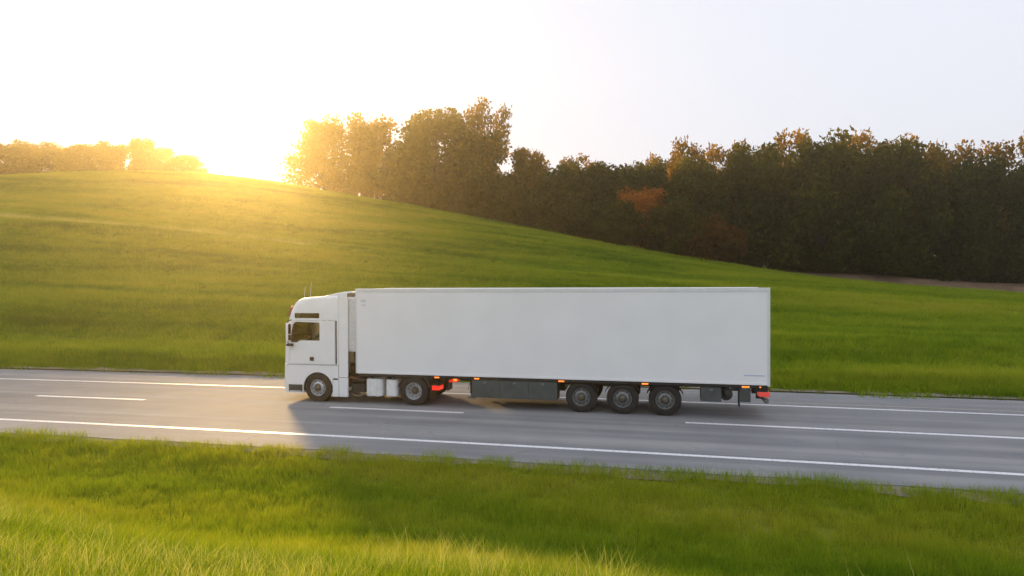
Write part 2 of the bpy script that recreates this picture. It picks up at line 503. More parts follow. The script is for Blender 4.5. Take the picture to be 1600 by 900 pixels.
# ------------------------------------------------------------------ road and markings
rx = np.arange(-140, 141, 2.0)
def ribbon(name, v0, v1, x0, x1, z, mat, parent=None, step=1.0, edge=0.0, nv=2):
    xsr = np.linspace(x0, x1, max(2, int((x1 - x0) / step) + 1))
    bm = bmesh.new()
    cols = []
    for x in xsr:
        jit = edge * (math.sin(x * 1.7) + math.sin(x * 3.9 + 1) + .8 * math.sin(x * 9.1)) if edge else 0
        vv = np.linspace(v0 + jit, v1 - jit, nv)
        cols.append([bm.verts.new((x, road_c(x) + a, z)) for a in vv])
    for a, b in zip(cols, cols[1:]):
        for k in range(nv - 1):
            bm.faces.new((a[k], b[k], b[k + 1], a[k + 1]))
    if z < 0.003:                                     # the pavement has an edge
        ext = bmesh.ops.extrude_face_region(bm, geom=list(bm.faces))
        for g in ext['geom']:
            if isinstance(g, bmesh.types.BMVert): g.co.z -= 0.10
    return obj(name, bm, mat, parent)
road = ribbon('road', VN, VF, -140, 140, 0.0, 'asphalt', edge=0.03, nv=6)
tag(road, kind='structure')
ribbon('edge_line', -4.57, -4.39, -140, 140, 0.004, 'line', road)
ribbon('edge_line', 2.55, 2.70, -140, 140, 0.004, 'line', road)
for a, b in ((-57.5, -52.8), (-45.5, -40.8), (-33.6, -28.9), (-21.6, -16.9), (-9.6, -4.9), (2.4, 7.1), (14.0, 48.0)):
    ribbon('lane_dash', -0.86, -0.67, a, b, 0.004, 'line', road)
ribbon('concrete_edging', 3.22, 3.30, 17.5, 60, 0.004, 'seam', road)

def shoulder(va, vb, x0=-140, x1=140):
    bm = bmesh.new(); cols = []
    for x in np.arange(x0, x1, .5):
        j = .10 * math.sin(x * .9) + .07 * math.sin(x * 2.7 + 1) + .05 * math.sin(x * 7.3)
        row = []
        for t in (0, .5, 1):
            vv = va + (vb - va) * t + j * (t if va > 0 else 1 - t)
            vz = max(vv, VF + .01) if va > 0 else min(vv, VN - .01)
            y = vv + road_c(x)
            row.append(bm.verts.new((x, y, float(terrain(x, vz + road_c(x))) + .018)))
        cols.append(row)
    for a, b in zip(cols, cols[1:]):
        for k in range(2): bm.faces.new((a[k], b[k], b[k + 1], a[k + 1]))
    o = obj('gravel_shoulder', bm, 'gravel', None, smooth=True)
    tag(o, kind='structure')
MAT['gravel'] = simple('gravel', (0.24, 0.20, 0.15), 0.95, var=0.45, scale=14, bump=0.6)
shoulder(-6.25, -5.84)
shoulder(5.44, 5.85)

# bare-earth track along the foot of the wood
def track():
    xs2 = np.arange(18, 110, 1.0)
    S = np.linspace(1.045, 1.115, 6)
    vr = smooth_interp(xs2, RX, RV)
    bm = bmesh.new(); cols = []
    for x, r_ in zip(xs2, vr):
        w = 0.006 * math.sin(x * .8) + .004 * math.sin(x * 2.1)
        row = []
        for s in S + w:
            y = VF + s * (r_ - VF) + road_c(x)
            row.append(bm.verts.new((x, y, float(terrain(x, y)) + 0.06)))
        cols.append(row)
    for a, b in zip(cols, cols[1:]):
        for k in range(len(S) - 1):
            bm.faces.new((a[k], b[k], b[k + 1], a[k + 1]))
    o = obj('dirt_track', bm, 'dirt', None, smooth=True)
    tag(o, kind='structure')
track()

# ------------------------------------------------------------------ grass: blade patches scattered over the ground
def patch_mesh(name, size, n, hmin, hmax, width, lean, mat='blade'):
    px = (rng.random(n) - .5) * size; py = (rng.random(n) - .5) * size
    h = hmin + (hmax - hmin) * rng.random(n) ** 1.6
    a = rng.random(n) * 2 * np.pi; b = rng.random(n) * 2 * np.pi
    ln = lean * h * (0.3 + rng.random(n))
    wx, wy = np.cos(a) * width * (.6 + .8 * rng.random(n)), np.sin(a) * width * (.6 + .8 * rng.random(n))
    dx, dy = np.cos(b) * ln, np.sin(b) * ln
    z0 = np.full(n, -0.03)
    P = np.stack([
        np.stack([px - wx / 2, py - wy / 2, z0], -1), np.stack([px + wx / 2, py + wy / 2, z0], -1),
        np.stack([px + wx * .35 + dx * .35, py + wy * .35 + dy * .35, h * .6], -1),
        np.stack([px - wx * .35 + dx * .35, py - wy * .35 + dy * .35, h * .6], -1),
        np.stack([px + dx, py + dy, h], -1)], 1)
    verts = P.reshape(-1, 3)
    base = np.arange(n)[:, None] * 5
    f = np.concatenate([base + np.array([[0, 1, 2]]), base + np.array([[0, 2, 3]]), base + np.array([[3, 2, 4]])], 0)
    me = arrays_mesh(name, verts, f)
    me.materials.append(MAT[mat])
    return me

def patch_collection(name, specs):
    c = bpy.data.collections.new(name)
    for k, s in enumerate(specs):
        o = bpy.data.objects.new('grass_tuft', patch_mesh('grass_tuft', *s))
        c.objects.link(o)
    return c

def scatter_group(name, coll):
    g = bpy.data.node_groups.new(name, 'GeometryNodeTree')
    g.interface.new_socket('Geometry', in_out='INPUT', socket_type='NodeSocketGeometry')
    g.interface.new_socket('Geometry', in_out='OUTPUT', socket_type='NodeSocketGeometry')
    N, L = g.nodes, g.links
    gi, go = N.new('NodeGroupInput'), N.new('NodeGroupOutput')
    ci = N.new('GeometryNodeCollectionInfo'); ci.inputs['Collection'].default_value = coll
    ci.inputs['Separate Children'].default_value = True; ci.inputs['Reset Children'].default_value = True
    ip = N.new('GeometryNodeInstanceOnPoints'); ip.inputs['Pick Instance'].default_value = True
    ra = N.new('GeometryNodeInputNamedAttribute'); ra.data_type = 'FLOAT_VECTOR'; ra.inputs['Name'].default_value = 'rot'
    sa = N.new('GeometryNodeInputNamedAttribute'); sa.data_type = 'FLOAT_VECTOR'; sa.inputs['Name'].default_value = 'scl'
    er = N.new('FunctionNodeEulerToRotation')
    L.new(gi.outputs[0], ip.inputs['Points']); L.new(ci.outputs[0], ip.inputs['Instance'])
    L.new(ra.outputs[0], er.inputs[0]); L.new(er.outputs[0], ip.inputs['Rotation'])
    L.new(sa.outputs[0], ip.inputs['Scale'])
    L.new(ip.outputs[0], go.inputs[0])
    return g

def scatter(name, pts_xy, coll, smin, smax, hvar=(0.7, 1.3)):
    x, y = pts_xy
    n = len(x)
    z = terrain(x, y)
    e = 0.3
    gx = (terrain(x + e, y) - terrain(x - e, y)) / (2 * e); gy = (terrain(x, y + e) - terrain(x, y - e)) / (2 * e)
    me = bpy.data.meshes.new(name)
    me.vertices.add(n); me.vertices.foreach_set('co', np.stack([x, y, z], -1).astype(np.float32).ravel())
    # tilt with the slope: x-rotation by gy, y-rotation by -gx
    rot = np.stack([np.arctan(gy), -np.arctan(gx), np.zeros(n)], -1)
    s = smin + (smax - smin) * rng.random(n)
    lump = .5 + .5 * np.sin(x * .35 + 2 * np.sin(y * .5)) * np.sin(y * .9 + x * .1)
    hz = s * (hvar[0] + (hvar[1] - hvar[0]) * (0.5 * rng.random(n) + .5 * lump))
    flip = np.where(rng.random(n) < .5, -1.0, 1.0)
    scl = np.stack([s * flip, s * np.where(rng.random(n) < .5, -1.0, 1.0), hz], -1)
    for nm, arr in (('rot', rot), ('scl', scl)):
        at = me.attributes.new(nm, 'FLOAT_VECTOR', 'POINT'); at.data.foreach_set('vector', arr.astype(np.float32).ravel())
    o = bpy.data.objects.new(name, me); link(o)
    md = o.modifiers.new('scatter', 'NODES'); md.node_group = scatter_group(name + '_nodes', coll)
    return o

def jgrid(x0, x1, v0, v1, step):
    gx, gv = np.meshgrid(np.arange(x0, x1, step), np.arange(v0, v1, step), indexing='ij')
    gx = gx.ravel() + (rng.random(gx.size) - .5) * step * .9
    gv = gv.ravel() + (rng.random(gv.size) - .5) * step * .9
    return gx, gv
def in_view(x, y, m=0.12):
    dx, dy = x - CAM.x, y - CAM.y
    w = dx * FWD.x + dy * FWD.y; u = dx * RIGHT0.x + dy * RIGHT0.y
    return (w > 2.0) & (np.abs(u) < w * (0.8 + m) + 4)

lawn = patch_collection('lawn_patches', [(0.62, 620, .06, .20, .006, .5), (0.62, 560, .05, .24, .006, .6), (0.62, 600, .06, .17, .007, .45), (0.62, 420, .08, .30, .006, .5)])
gx, gv = jgrid(-26, 46, -18.2, VN - .24, .46)
gy = gv + road_c(gx)
k = in_view(gx, gy)
near_grass = scatter('verge_grass', (gx[k], gy[k]), lawn, .9, 1.25)
tag(near_grass, 'unmown green verge grass in the foreground below the road', 'grass', kind='stuff')

dry = patch_collection('dry_sunlit_patches', [(0.7, 120, .18, .42, .004, .7, 'dry_sunlit_blade'), (0.7, 90, .2, .5, .004, .6, 'dry_sunlit_blade'), (0.7, 260, .10, .26, .006, .6, 'dry_sunlit_blade')])
gx, gv = jgrid(-6, 30, -18.2, -12.6, .5)
gy = gv + road_c(gx)
keep = rng.random(gx.size) < sstep(-12.6, -14.6, gv) * (.45 + .55 * np.sin(gx * .8 + 1.7 * np.sin(gv)))
k = in_view(gx, gy) & keep
dry_grass = scatter('dry_grass', (gx[k], gy[k]), dry, .8, 1.2)
tag(dry_grass, 'pale dry grass stalks on the bank nearest the camera', 'grass', kind='stuff')
meadow = patch_collection('meadow_patches', [(2.3, 1100, .12, .34, .022, .5), (2.3, 1000, .10, .40, .022, .6), (2.3, 1150, .10, .28, .026, .5), (2.3, 800, .15, .5, .02, .5)])
gx, gv = jgrid(-135, 105, VF + .25 + 1.0, 84, 1.5)
vr_ = smooth_interp(gx, RX, RV)
sfr = (gv - VF) / (vr_ - VF)
gy = gv + road_c(gx)
k = in_view(gx, gy) & (sfr < np.where(gx > 16, 1.03, 1.14))
hill_grass = scatter('hillside_grass', (gx[k], gy[k]), meadow, .85, 1.15)
tag(hill_grass, 'long green grass covering the hillside beyond the road', 'grass', kind='stuff')
gx, gv = jgrid(-125, -8, 40, 52, .8)
vr_ = smooth_interp(gx, RX, RV); sfr = (gv - VF) / (vr_ - VF)
gy = gv + road_c(gx)
k = in_view(gx, gy) & (np.abs(sfr - .512 - .006 * np.sin(gx * .12)) < .021) & (rng.random(gx.size) < sstep(-8, -40, gx))
fold_grass = scatter('pale_fold_grass', (gx[k], gy[k]), dry, 1.5, 2.0)  # dry patches reused; their pale colour stands in for sunlight on the fold
tag(fold_grass, 'pale grass line along the left hillside fold, coloured to imitate its sunlit crest', 'grass', kind='stuff')
gx, gv = jgrid(-40, 40, VF + .5, VF + 2.2, .5)
gy = gv + road_c(gx)
k = in_view(gx, gy)
edge_grass = scatter('roadside_grass', (gx[k], gy[k]), lawn, 1.0, 1.4)
tag(edge_grass, 'strip of short bright grass along the far edge of the asphalt', 'grass', kind='stuff')

# ------------------------------------------------------------------ trees
def crown_arrays(seed, kind):
    r = np.random.default_rng(seed)
    lobes = []
    if kind == 'broad':
        nl, n, leaf = 34, 9500, .021
        for k in range(nl):
            t = (k + .5) / nl
            z = .16 + .74 * t
            rad = .40 * math.sin(math.pi * min(1, .22 + .74 * (1 - abs(t - .42) ** 1.6))) * (.45 + .55 * math.sqrt(max(0, 1 - ((t - .38) / .68) ** 2)))
            a = k * 2.399 + r.random() * .8
            q = rad * (.35 + .65 * r.random())
            lobes.append((q * math.cos(a), q * math.sin(a), z, .10 + .07 * r.random()))
    elif kind == 'dense':
        nl, n, leaf = 40, 11000, .020
        for k in range(nl):
            t = (k + .5) / nl
            z = .06 + .84 * t
            rad = .42 * math.sqrt(max(.02, 1 - (max(0, t - .35) / .72) ** 2))
            a = k * 2.399 + r.random()
            q = rad * (.3 + .7 * r.random())
            lobes.append((q * math.cos(a), q * math.sin(a), z, .11 + .06 * r.random()))
    elif kind == 'sparse':
        nl, n, leaf = 26, 3200, .017
        for k in range(nl):
            t = (k + .5) / nl
            z = .3 + .66 * t
            rad = .30 * math.sin(math.pi * (.2 + .75 * (1 - t)))
            a = k * 2.399 + r.random()
            q = rad * (.5 + .5 * r.random())
            lobes.append((q * math.cos(a), q * math.sin(a), z, .06 + .06 * r.random()))
    else:  # bush
        nl, n, leaf = 18, 3800, .045
        for k in range(nl):
            t = (k + .5) / nl
            a = k * 2.399 + r.random()
            q = .5 * math.sqrt(r.random())
            lobes.append((q * math.cos(a), q * math.sin(a), .15 + .62 * t * (1.1 - q), .2 + .1 * r.random()))
    lobes = np.array(lobes)
    w = lobes[:, 3] ** 2; w /= w.sum()
    li = r.choice(len(lobes), n, p=w)
    d = r.normal(size=(n, 3)); d /= np.linalg.norm(d, axis=1)[:, None]
    lr = lobes[li, 3][:, None]
    rr = lr * (r.random((n, 1)) ** .45) * (1 + .22 * np.sin(d[:, :1] * 9 + li[:, None]) * np.sin(d[:, 1:2] * 7))
    c = lobes[li, :3] + d * rr * np.array([1, 1, .8])
    # some loose sprays beyond the lobes
    k = r.random(n) < .03
    c[k] += d[k] * lr[k] * .25
    # quads with random facing, tending to face outward
    nrm = d * .6 + r.normal(size=(n, 3)) * .7; nrm /= np.linalg.norm(nrm, axis=1)[:, None]
    t = np.cross(nrm, r.normal(size=(n, 3))); t /= np.linalg.norm(t, axis=1)[:, None]
    b = np.cross(nrm, t)
    s = leaf * (.55 + .9 * r.random((n, 1)))
    P = np.stack([c - t * s * .2 - b * s * .9, c + t * s * .55 - b * s * .1, c + t * s * .15 + b * s, c - t * s * .6 + b * s * .15], 1)
    P[:, 0] += nrm * s * .25; P[:, 2] += nrm * s * .25
    top = P[..., 2].max()
    P[..., 2] = np.where(P[..., 2] < 0.0, 0.01, P[..., 2])
    P /= np.array([1, 1, top])
    return P.reshape(-1, 3), np.arange(n * 4).reshape(n, 4), lobes

def trunk_mesh(lobes, kind, seed):
    r = random.Random(seed)
    global OFF
    OFF = Vector((0, 0, 0))
    bm = bmesh.new()
    th = .035 if kind in ('broad', 'dense') else .016
    topz = .82 if kind != 'bush' else .5
    path = [Vector((.02 * math.sin(k * 1.3) * k / 6, .02 * math.cos(k * 1.7) * k / 6, topz * k / 6 - (.02 if k == 0 else 0))) for k in range(7)]
    tube(bm, path, [th * (1.25 if k == 0 else 1) * (1 - .85 * k / 6) for k in range(7)], 8)
    for k, l in enumerate(lobes[::2]):
        z0 = max(.08, min(topz * .9, l[2] - .22 * math.hypot(l[0], l[1]) - .12))
        a = Vector((0, 0, z0)); e = Vector((l[0], l[1], l[2]))
        m = a.lerp(e, .5) + Vector((0, 0, -.03 + .03 * r.random()))
        tube(bm, [a, m, e], [th * .45 * (1 - z0 * .6), th * .28, th * .08], 5)
    me = bpy.data.meshes.new('trunk')
    bm.to_mesh(me); bm.free()
    me.polygons.foreach_set('use_smooth', [True] * len(me.polygons))
    me.materials.append(MAT['bark'])
    return me

VARS = {}
for nm, kind, seed in (('broad', 'broad', 1), ('broad2', 'broad', 2), ('broad3', 'broad', 9), ('dense', 'dense', 3), ('dense2', 'dense', 4), ('sparse', 'sparse', 5), ('sparse2', 'sparse', 6), ('bush', 'bush', 7), ('bush2', 'bush', 8)):
    P, F, lb = crown_arrays(seed, kind)
    cm = arrays_mesh('crown', P, F); cm.materials.append(MAT['leaf'])
    VARS[nm] = (cm, trunk_mesh(lb, kind, seed))

def spot(px, py, w):
    return CAM + (FWD + RIGHT * ((px - 800) / 999.6) - UP * ((py - 450) / 999.6)) * w

def tree(px, topy, wpx, w, var, mat, label, group=None, name='tree', cat='tree', rot=None):
    p = spot(px, topy, w)
    zg = float(terrain(p.x, p.y))
    h = max(1.0, p.z - zg)
    rad = wpx / 2 / 999.6 * w
    root = empty(name, (p.x, p.y, zg - .05))
    root.rotation_euler = (0, 0, random.random() * 6.28 if rot is None else rot)
    ref = .62 if var.startswith('bush') else (.36 if var.startswith('sparse') else .47)
    sxy = rad / ref
    root.scale = (sxy, sxy, h)
    cm, tm = VARS[var]
    c = bpy.data.objects.new('crown', cm); link(c, root)
    c.material_slots[0].link = 'OBJECT'; c.material_slots[0].material = MAT[mat]
    t = bpy.data.objects.new('trunk', tm); link(t, root)
    t.scale = (min(1.0, .45 * h / sxy),) * 2 + (1.0,)
    tag(root, label, cat, group)
    return root

G1 = 'low trees along the far left crest'
L1 = ' low hazy tree from the left edge in the row along the left crest'
ORD = ('first', 'second', 'third', 'fourth', 'fifth', 'sixth', 'seventh')
for k, (px, ty, wp) in enumerate(((-8, 219, 100), (40, 221, 100), (88, 222, 96), (134, 223, 92), (176, 221, 90), (250, 226, 80), (290, 240, 64))):
    tree(px, ty, wp, 122 + 4 * (k % 3), ('dense', 'broad', 'dense2')[k % 3], 'leaf' if k % 2 else 'leaf_dark', ORD[k] + L1, G1)
tree(218, 213, 74, 124, 'broad2', 'leaf', 'slightly taller tree standing up from the left crest row')
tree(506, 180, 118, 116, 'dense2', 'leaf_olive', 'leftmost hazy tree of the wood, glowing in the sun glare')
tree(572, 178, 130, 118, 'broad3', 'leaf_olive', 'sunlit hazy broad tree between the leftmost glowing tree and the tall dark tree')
tree(682, 163, 190, 112, 'dense', 'leaf', 'tallest dark round tree on the hill above the truck cab')
tree(762, 152, 96, 110, 'sparse2', 'leaf_olive', 'wispy-topped tree on the right flank of the tallest tree')
tree(752, 196, 130, 112, 'broad', 'leaf', 'dark tree tucked against the right side of the tallest tree')
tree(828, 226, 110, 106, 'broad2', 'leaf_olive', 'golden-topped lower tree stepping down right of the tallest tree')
G2 = 'dark trees closing the low middle of the wood'
L2 = ' one of three dark trees in the low level stretch of wood above the trailer'
for k, (px, ty, wp) in enumerate(((880, 249, 120), (935, 246, 130), (1000, 244, 130))):
    tree(px, ty, wp, 101 - 3 * k, ('dense2', 'dense', 'broad3')[k], ('leaf', 'leaf_dark', 'leaf')[k], ('left', 'middle', 'right')[k] + L2, G2)
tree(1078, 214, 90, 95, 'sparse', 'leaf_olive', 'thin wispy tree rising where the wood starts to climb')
tree(1088, 238, 130, 92, 'dense', 'leaf', 'rounded tree below the wispy tree where the wood starts to climb')
tree(1178, 216, 150, 90, 'broad', 'leaf', 'broad tree on the left shoulder of the large right-hand wood')
tree(1285, 202, 180, 88, 'dense2', 'leaf', 'highest broad crown of the large wood on the right')
tree(1392, 207, 160, 86, 'dense', 'leaf', 'broad crown just right of the highest crown of the wood')
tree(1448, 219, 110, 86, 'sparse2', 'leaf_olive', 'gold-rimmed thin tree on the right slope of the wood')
tree(1520, 240, 150, 82, 'broad2', 'leaf_dark', 'dark lower tree near the right edge of the wood')
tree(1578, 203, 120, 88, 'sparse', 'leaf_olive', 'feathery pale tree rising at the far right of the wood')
tree(1612, 240, 160, 80, 'broad3', 'leaf_dark', 'dark tree cut by the right edge of the picture')
tree(1010, 285, 112, 92, 'dense2', 'leaf_orange', 'orange autumn tree glowing in front of the dark wood')
tree(968, 310, 90, 87, 'dense', 'leaf_dark', 'small dark tree in front of the orange tree, to its left')
tree(1048, 313, 100, 86, 'dense2', 'leaf_dark', 'small dark tree in front of the orange tree, to its right')
tree(1112, 326, 90, 84, 'bush', 'leaf_russet', 'russet bush below and right of the orange tree', name='shrub', cat='shrub')
G5 = 'thin trees added over the wood as its golden sunlit rim'  # added trees; their lighter leaves imitate the sunlit fringe of the crowns
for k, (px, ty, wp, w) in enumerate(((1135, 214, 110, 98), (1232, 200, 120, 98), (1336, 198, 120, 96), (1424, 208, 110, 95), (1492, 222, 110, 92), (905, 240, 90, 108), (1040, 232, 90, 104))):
    tree(px, ty, wp, w, ('sparse', 'sparse2')[k % 2], 'leaf_olive', 'thin tree top added over the dark wood to imitate its golden sunlit rim', G5)
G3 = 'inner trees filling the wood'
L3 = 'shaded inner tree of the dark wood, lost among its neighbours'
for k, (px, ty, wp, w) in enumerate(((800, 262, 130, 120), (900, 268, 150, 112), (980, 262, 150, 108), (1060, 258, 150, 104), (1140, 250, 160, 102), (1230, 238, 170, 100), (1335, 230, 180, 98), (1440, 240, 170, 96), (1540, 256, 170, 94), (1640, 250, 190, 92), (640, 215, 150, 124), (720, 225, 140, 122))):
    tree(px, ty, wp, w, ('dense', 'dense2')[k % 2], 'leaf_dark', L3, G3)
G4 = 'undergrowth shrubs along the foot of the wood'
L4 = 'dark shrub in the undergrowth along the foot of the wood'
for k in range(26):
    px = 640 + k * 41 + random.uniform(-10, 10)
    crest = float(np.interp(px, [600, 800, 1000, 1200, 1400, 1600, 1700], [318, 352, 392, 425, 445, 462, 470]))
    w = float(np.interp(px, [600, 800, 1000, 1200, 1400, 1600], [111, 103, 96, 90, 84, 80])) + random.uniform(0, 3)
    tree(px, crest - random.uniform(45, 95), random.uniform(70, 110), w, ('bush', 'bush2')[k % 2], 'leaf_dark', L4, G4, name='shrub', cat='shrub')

# ------------------------------------------------------------------ wheels
def wheel_parts(style):
    """mesh data for one wheel at the origin, axle along Y, outer face towards -Y"""
    ro, w = .505, .30
    ty = [(.285, -.10), (.30, -w / 2 + .01), (.34, -w / 2 - .005), (.43, -w / 2 - .006), (.475, -w / 2 + .02)]
    for k in range(5):                                        # tread ribs with grooves
        a = -w / 2 + .025 + k * (w - .05) / 5
        ty += [(ro, a + .004), (ro, a + .042), (ro - .012, a + .044), (ro - .012, a + .049)]
    ty += [(.475, w / 2 - .02), (.43, w / 2 + .006), (.34, w / 2 + .005), (.30, w / 2 - .01), (.285, .10)]
    tyre = to_mesh(lathe_y(ty, 44), 'tyre')
    f = -w / 2
    if style == 'steer':
        rp = [(.295, f + .02), (.288, f - .004), (.272, f + .0), (.262, f + .05), (.235, f + .055), (.215, f + .02), (.16, f - .005), (.135, f - .01), (.13, f + .06), (.25, f + .10), (.285, .10)]
        hub = [(.001, f - .075), (.06, f - .07), (.085, f - .055), (.10, f - .01), (.118, f + .0), (.118, f + .06), (.001, f + .06)]
    else:
        rp = [(.295, f + .02), (.288, f - .004), (.272, f + .0), (.262, f + .09), (.245, f + .155), (.20, f + .15), (.165, f + .135), (.14, f + .135), (.13, f + .17), (.25, f + .18), (.285, .10)]
        hub = [(.001, f + .03), (.055, f + .035), (.075, f + .05), (.085, f + .12), (.12, f + .13), (.12, f + .17), (.001, f + .17)]
    rim = to_mesh(lathe_y(rp, 44), 'rim')
    hubm = to_mesh(lathe_y(hub, 28, close=False), 'hub')
    bolts = []
    bm = bmesh.new()
    br, by = (.148, f - .02) if style == 'steer' else (.155, f + .118)
    for k in range(10):
        a = 2 * math.pi * k / 10
        bmesh.ops.create_cone(bm, cap_ends=True, segments=6, radius1=.015, radius2=.013, depth=.035,
                              matrix=Matrix.Translation((br * math.cos(a), by, br * math.sin(a))) @ Matrix.Rotation(R(90), 4, 'X'))
    nut = to_mesh(bm, 'wheel_nuts')
    bm = bmesh.new()
    hr, hy = (.222, f + .028) if style == 'steer' else (.208, f + .146)
    for k in range(10):
        a = 2 * math.pi * (k + .5) / 10
        bmesh.ops.create_cone(bm, cap_ends=True, segments=14, radius1=.022, radius2=.022, depth=.012,
                              matrix=Matrix.Translation((hr * math.cos(a), hy, hr * math.sin(a))) @ Matrix.Rotation(R(90), 4, 'X'))
    holes = to_mesh(bm, 'hand_holes')
    return dict(tyre=tyre, rim=rim, hub=hubm, wheel_nuts=nut, hand_holes=holes)
WP = {s: wheel_parts(s) for s in ('steer', 'drive')}
for s in WP:
    for me in WP[s].values():
        me.polygons.foreach_set('use_smooth', [True] * len(me.polygons)); me.set_sharp_from_angle(angle=R(40))

def add_wheel(root, x, y, style, flip=False, dull=False):
    """a wheel is a part of its vehicle; tyre, rim, hub its sub-parts"""
    w = bpy.data.objects.new('wheel', WP[style]['tyre'] if False else None)
    link(w, root)
    w.empty_display_size = .2
    w.location = Vector((x, y, .495)) - root.location
    w.rotation_euler = (0, random.random() * 6.28, math.pi if flip else 0)
    for nm, mt in (('tyre', 'tyre'), ('rim', 'rimdull' if dull else 'rim'), ('hub', 'hub'), ('wheel_nuts', 'rimdull'), ('hand_holes', 'black')):
        me = WP[style][nm]
        if not me.materials: me.materials.append(MAT[mt])
        o = bpy.data.objects.new(nm, me); link(o, w)
        if nm in ('wheel_nuts', 'hand_holes'): o['kind'] = 'stuff'
        o.material_slots[0].link = 'OBJECT'; o.material_slots[0].material = MAT[mt]
    return w

# ------------------------------------------------------------------ tractor unit
tractor = empty('truck_tractor', (1.475, 1.26, 0))
tag(tractor, 'white cab-over truck tractor at the front, its cab facing left', 'truck')
OFF = Vector((1.475, 1.26, 0))
Y0, Y1 = 0.02, 2.50                                             # cab sides

def loft(prof, y0, y1, rf, rr, ins=0.0):
    """prof: [(x, z, front, roof)]; front edges round by rf in plan, roof edges by rr"""
    half = [0, .012, .04, .09, .16, .24, .30, .45, .8]
    ys = [y0 + t for t in half] + [y1 - t for t in half[::-1]]
    bm = bmesh.new(); rows = []
    for y in ys:
        t = min(y - y0, y1 - y)
        df = rf - math.sqrt(max(0, rf * rf - max(0, rf - t) ** 2))
        dr = rr - math.sqrt(max(0, rr * rr - max(0, rr - t) ** 2))
        bow = .05 * (1 - ((y - (y0 + y1) / 2) / ((y1 - y0) / 2)) ** 2)
        rows.append([bm.verts.new(V(x + (df - bow) * a, y, z - dr * b)) for x, z, a, b in prof])
    n = len(prof)
    for a, b in zip(rows, rows[1:]):
        for k in range(n):
            bm.faces.new((a[k], a[(k + 1) % n], b[(k + 1) % n], b[k]))
    bm.faces.new(rows[0]); bm.faces.new(rows[-1][::-1])
    return to_mesh(bm)

cab_out = [(2.28, 1.31, 0, 0), (.10, 1.31, 1, 0), (.10, 1.6, 1, 0), (.115, 1.93, 1, 0), (.15, 2.2, 1, 0), (.21, 2.6, 1, 0), (.275, 2.92, 1, 0), (.36, 3.18, 1, .1), (.45, 3.37, 1, .35),
           (.55, 3.50, .85, .7), (.68, 3.60, .6, .9), (.85, 3.655, .3, 1), (1.1, 3.69, .1, 1), (1.5, 3.725, 0, 1), (2.28, 3.765, 0, 1)]
e = .05
cab_in = [(2.28 - e, 1.31 + e, 0, 0), (.10 + e, 1.31 + e, 1, 0), (.115 + e, 1.93, 1, 0), (.15 + e, 2.2, 1, 0), (.21 + e, 2.6, 1, 0), (.275 + e, 2.92, 1, 0), (.36 + e, 3.18 - .02, 1, .1), (.45 + e, 3.33, 1, .35),
          (.55 + e, 3.45, .85, .7), (.9, 3.60, .3, 1), (1.5, 3.665, 0, 1), (2.28 - e, 3.70, 0, 1)]
shell = boolean(loft(cab_out, Y0, Y1, .27, .13), loft(cab_in, Y0 + e, Y1 - e, .25, .11), 'DIFFERENCE')

def cutter(pts, y0=-1, y1=4):
    bm = bmesh.new(); prism(bm, pts, y0, y1); return to_mesh(bm)
def rrect(x0, x1, z0, z1, r=.03):
    P = []
    for cx, cz, a0 in ((x1 - r, z0 + r, -90), (x1 - r, z1 - r, 0), (x0 + r, z1 - r, 90), (x0 + r, z0 + r, 180)):
        for k in range(4):
            a = R(a0 + 30 * k); P.append((cx + r * math.cos(a), cz + r * math.sin(a)))
    return P
WIN = [(.43, 2.10), (.66, 2.09), (.73, 2.12), (.80, 2.165), (1.54, 2.165), (1.565, 2.19), (1.565, 2.78), (1.54, 2.805), (.66, 2.825), (.585, 2.80), (.52, 2.70), (.46, 2.45)]
UPW = rrect(.60, 1.56, 2.955, 3.135, .025)
DOOR = [(.40, 1.335), (2.155, 1.335), (2.155, 2.875), (.64, 2.875), (.54, 2.80), (.44, 2.45), (.40, 2.05)]
def grow(P, d):
    cx = sum(p[0] for p in P) / len(P); cz = sum(p[1] for p in P) / len(P)
    return [(x + (d if x > cx else -d), z + (d if z > cz else -d)) for x, z in P]
# openings
bm = bmesh.new(); box(bm, -.5, .62, Y0 + .2, Y1 - .2, 2.02, 2.93)
ws_cut = to_mesh(bm)
windscreen = boolean(shell.copy(), ws_cut.copy(), 'INTERSECT')
c1 = boolean(shell.copy(), ws_cut, 'DIFFERENCE')
c1 = boolean(c1, cutter(UPW), 'DIFFERENCE')
body = boolean(c1.copy(), cutter(grow(DOOR, .011), -1, .45), 'DIFFERENCE')
body = boolean(body, cutter(grow(DOOR, .011), 2.05, 4), 'DIFFERENCE')
body = boolean(body, cutter(rrect(2.172, 2.232, 1.34, 2.875, .01), -1, .06), 'DIFFERENCE')
cab = mobj('cab_body', body, 'white', tractor, smooth=True)
for y0, y1, yy in ((-1, .45, Y0), (2.05, 4, Y1)):
    d = boolean(shell.copy(), cutter(DOOR, y0, y1), 'INTERSECT')
    d = boolean(d, cutter(grow(WIN, .0), y0, y1), 'DIFFERENCE')
    door = mobj('door', d, 'white', tractor, smooth=True)
    g = boolean(shell.copy(), cutter(grow(WIN, -.002), y0, y1), 'INTERSECT')
    mobj('window_pane', g, 'glass', door)
    sgn = -1 if yy < 1 else 1
    obj('handle', boxes((1.185, 1.345, yy + sgn * .012 - .012, yy + sgn * .012 + .012, 1.45, 1.585)), 'black', door, bevel=.012)
    obj('window_trim', boxes((1.20, 1.235, min(yy, yy - sgn * .045), max(yy, yy - sgn * .045), 2.17, 2.80)), 'black', door)
    g = boolean(shell.copy(), cutter(grow(UPW, -.002), y0, y1), 'INTERSECT')
    mobj('upper_window_pane', g, 'glass', tractor)
mobj('windscreen', windscreen, 'glass', tractor, smooth=True)
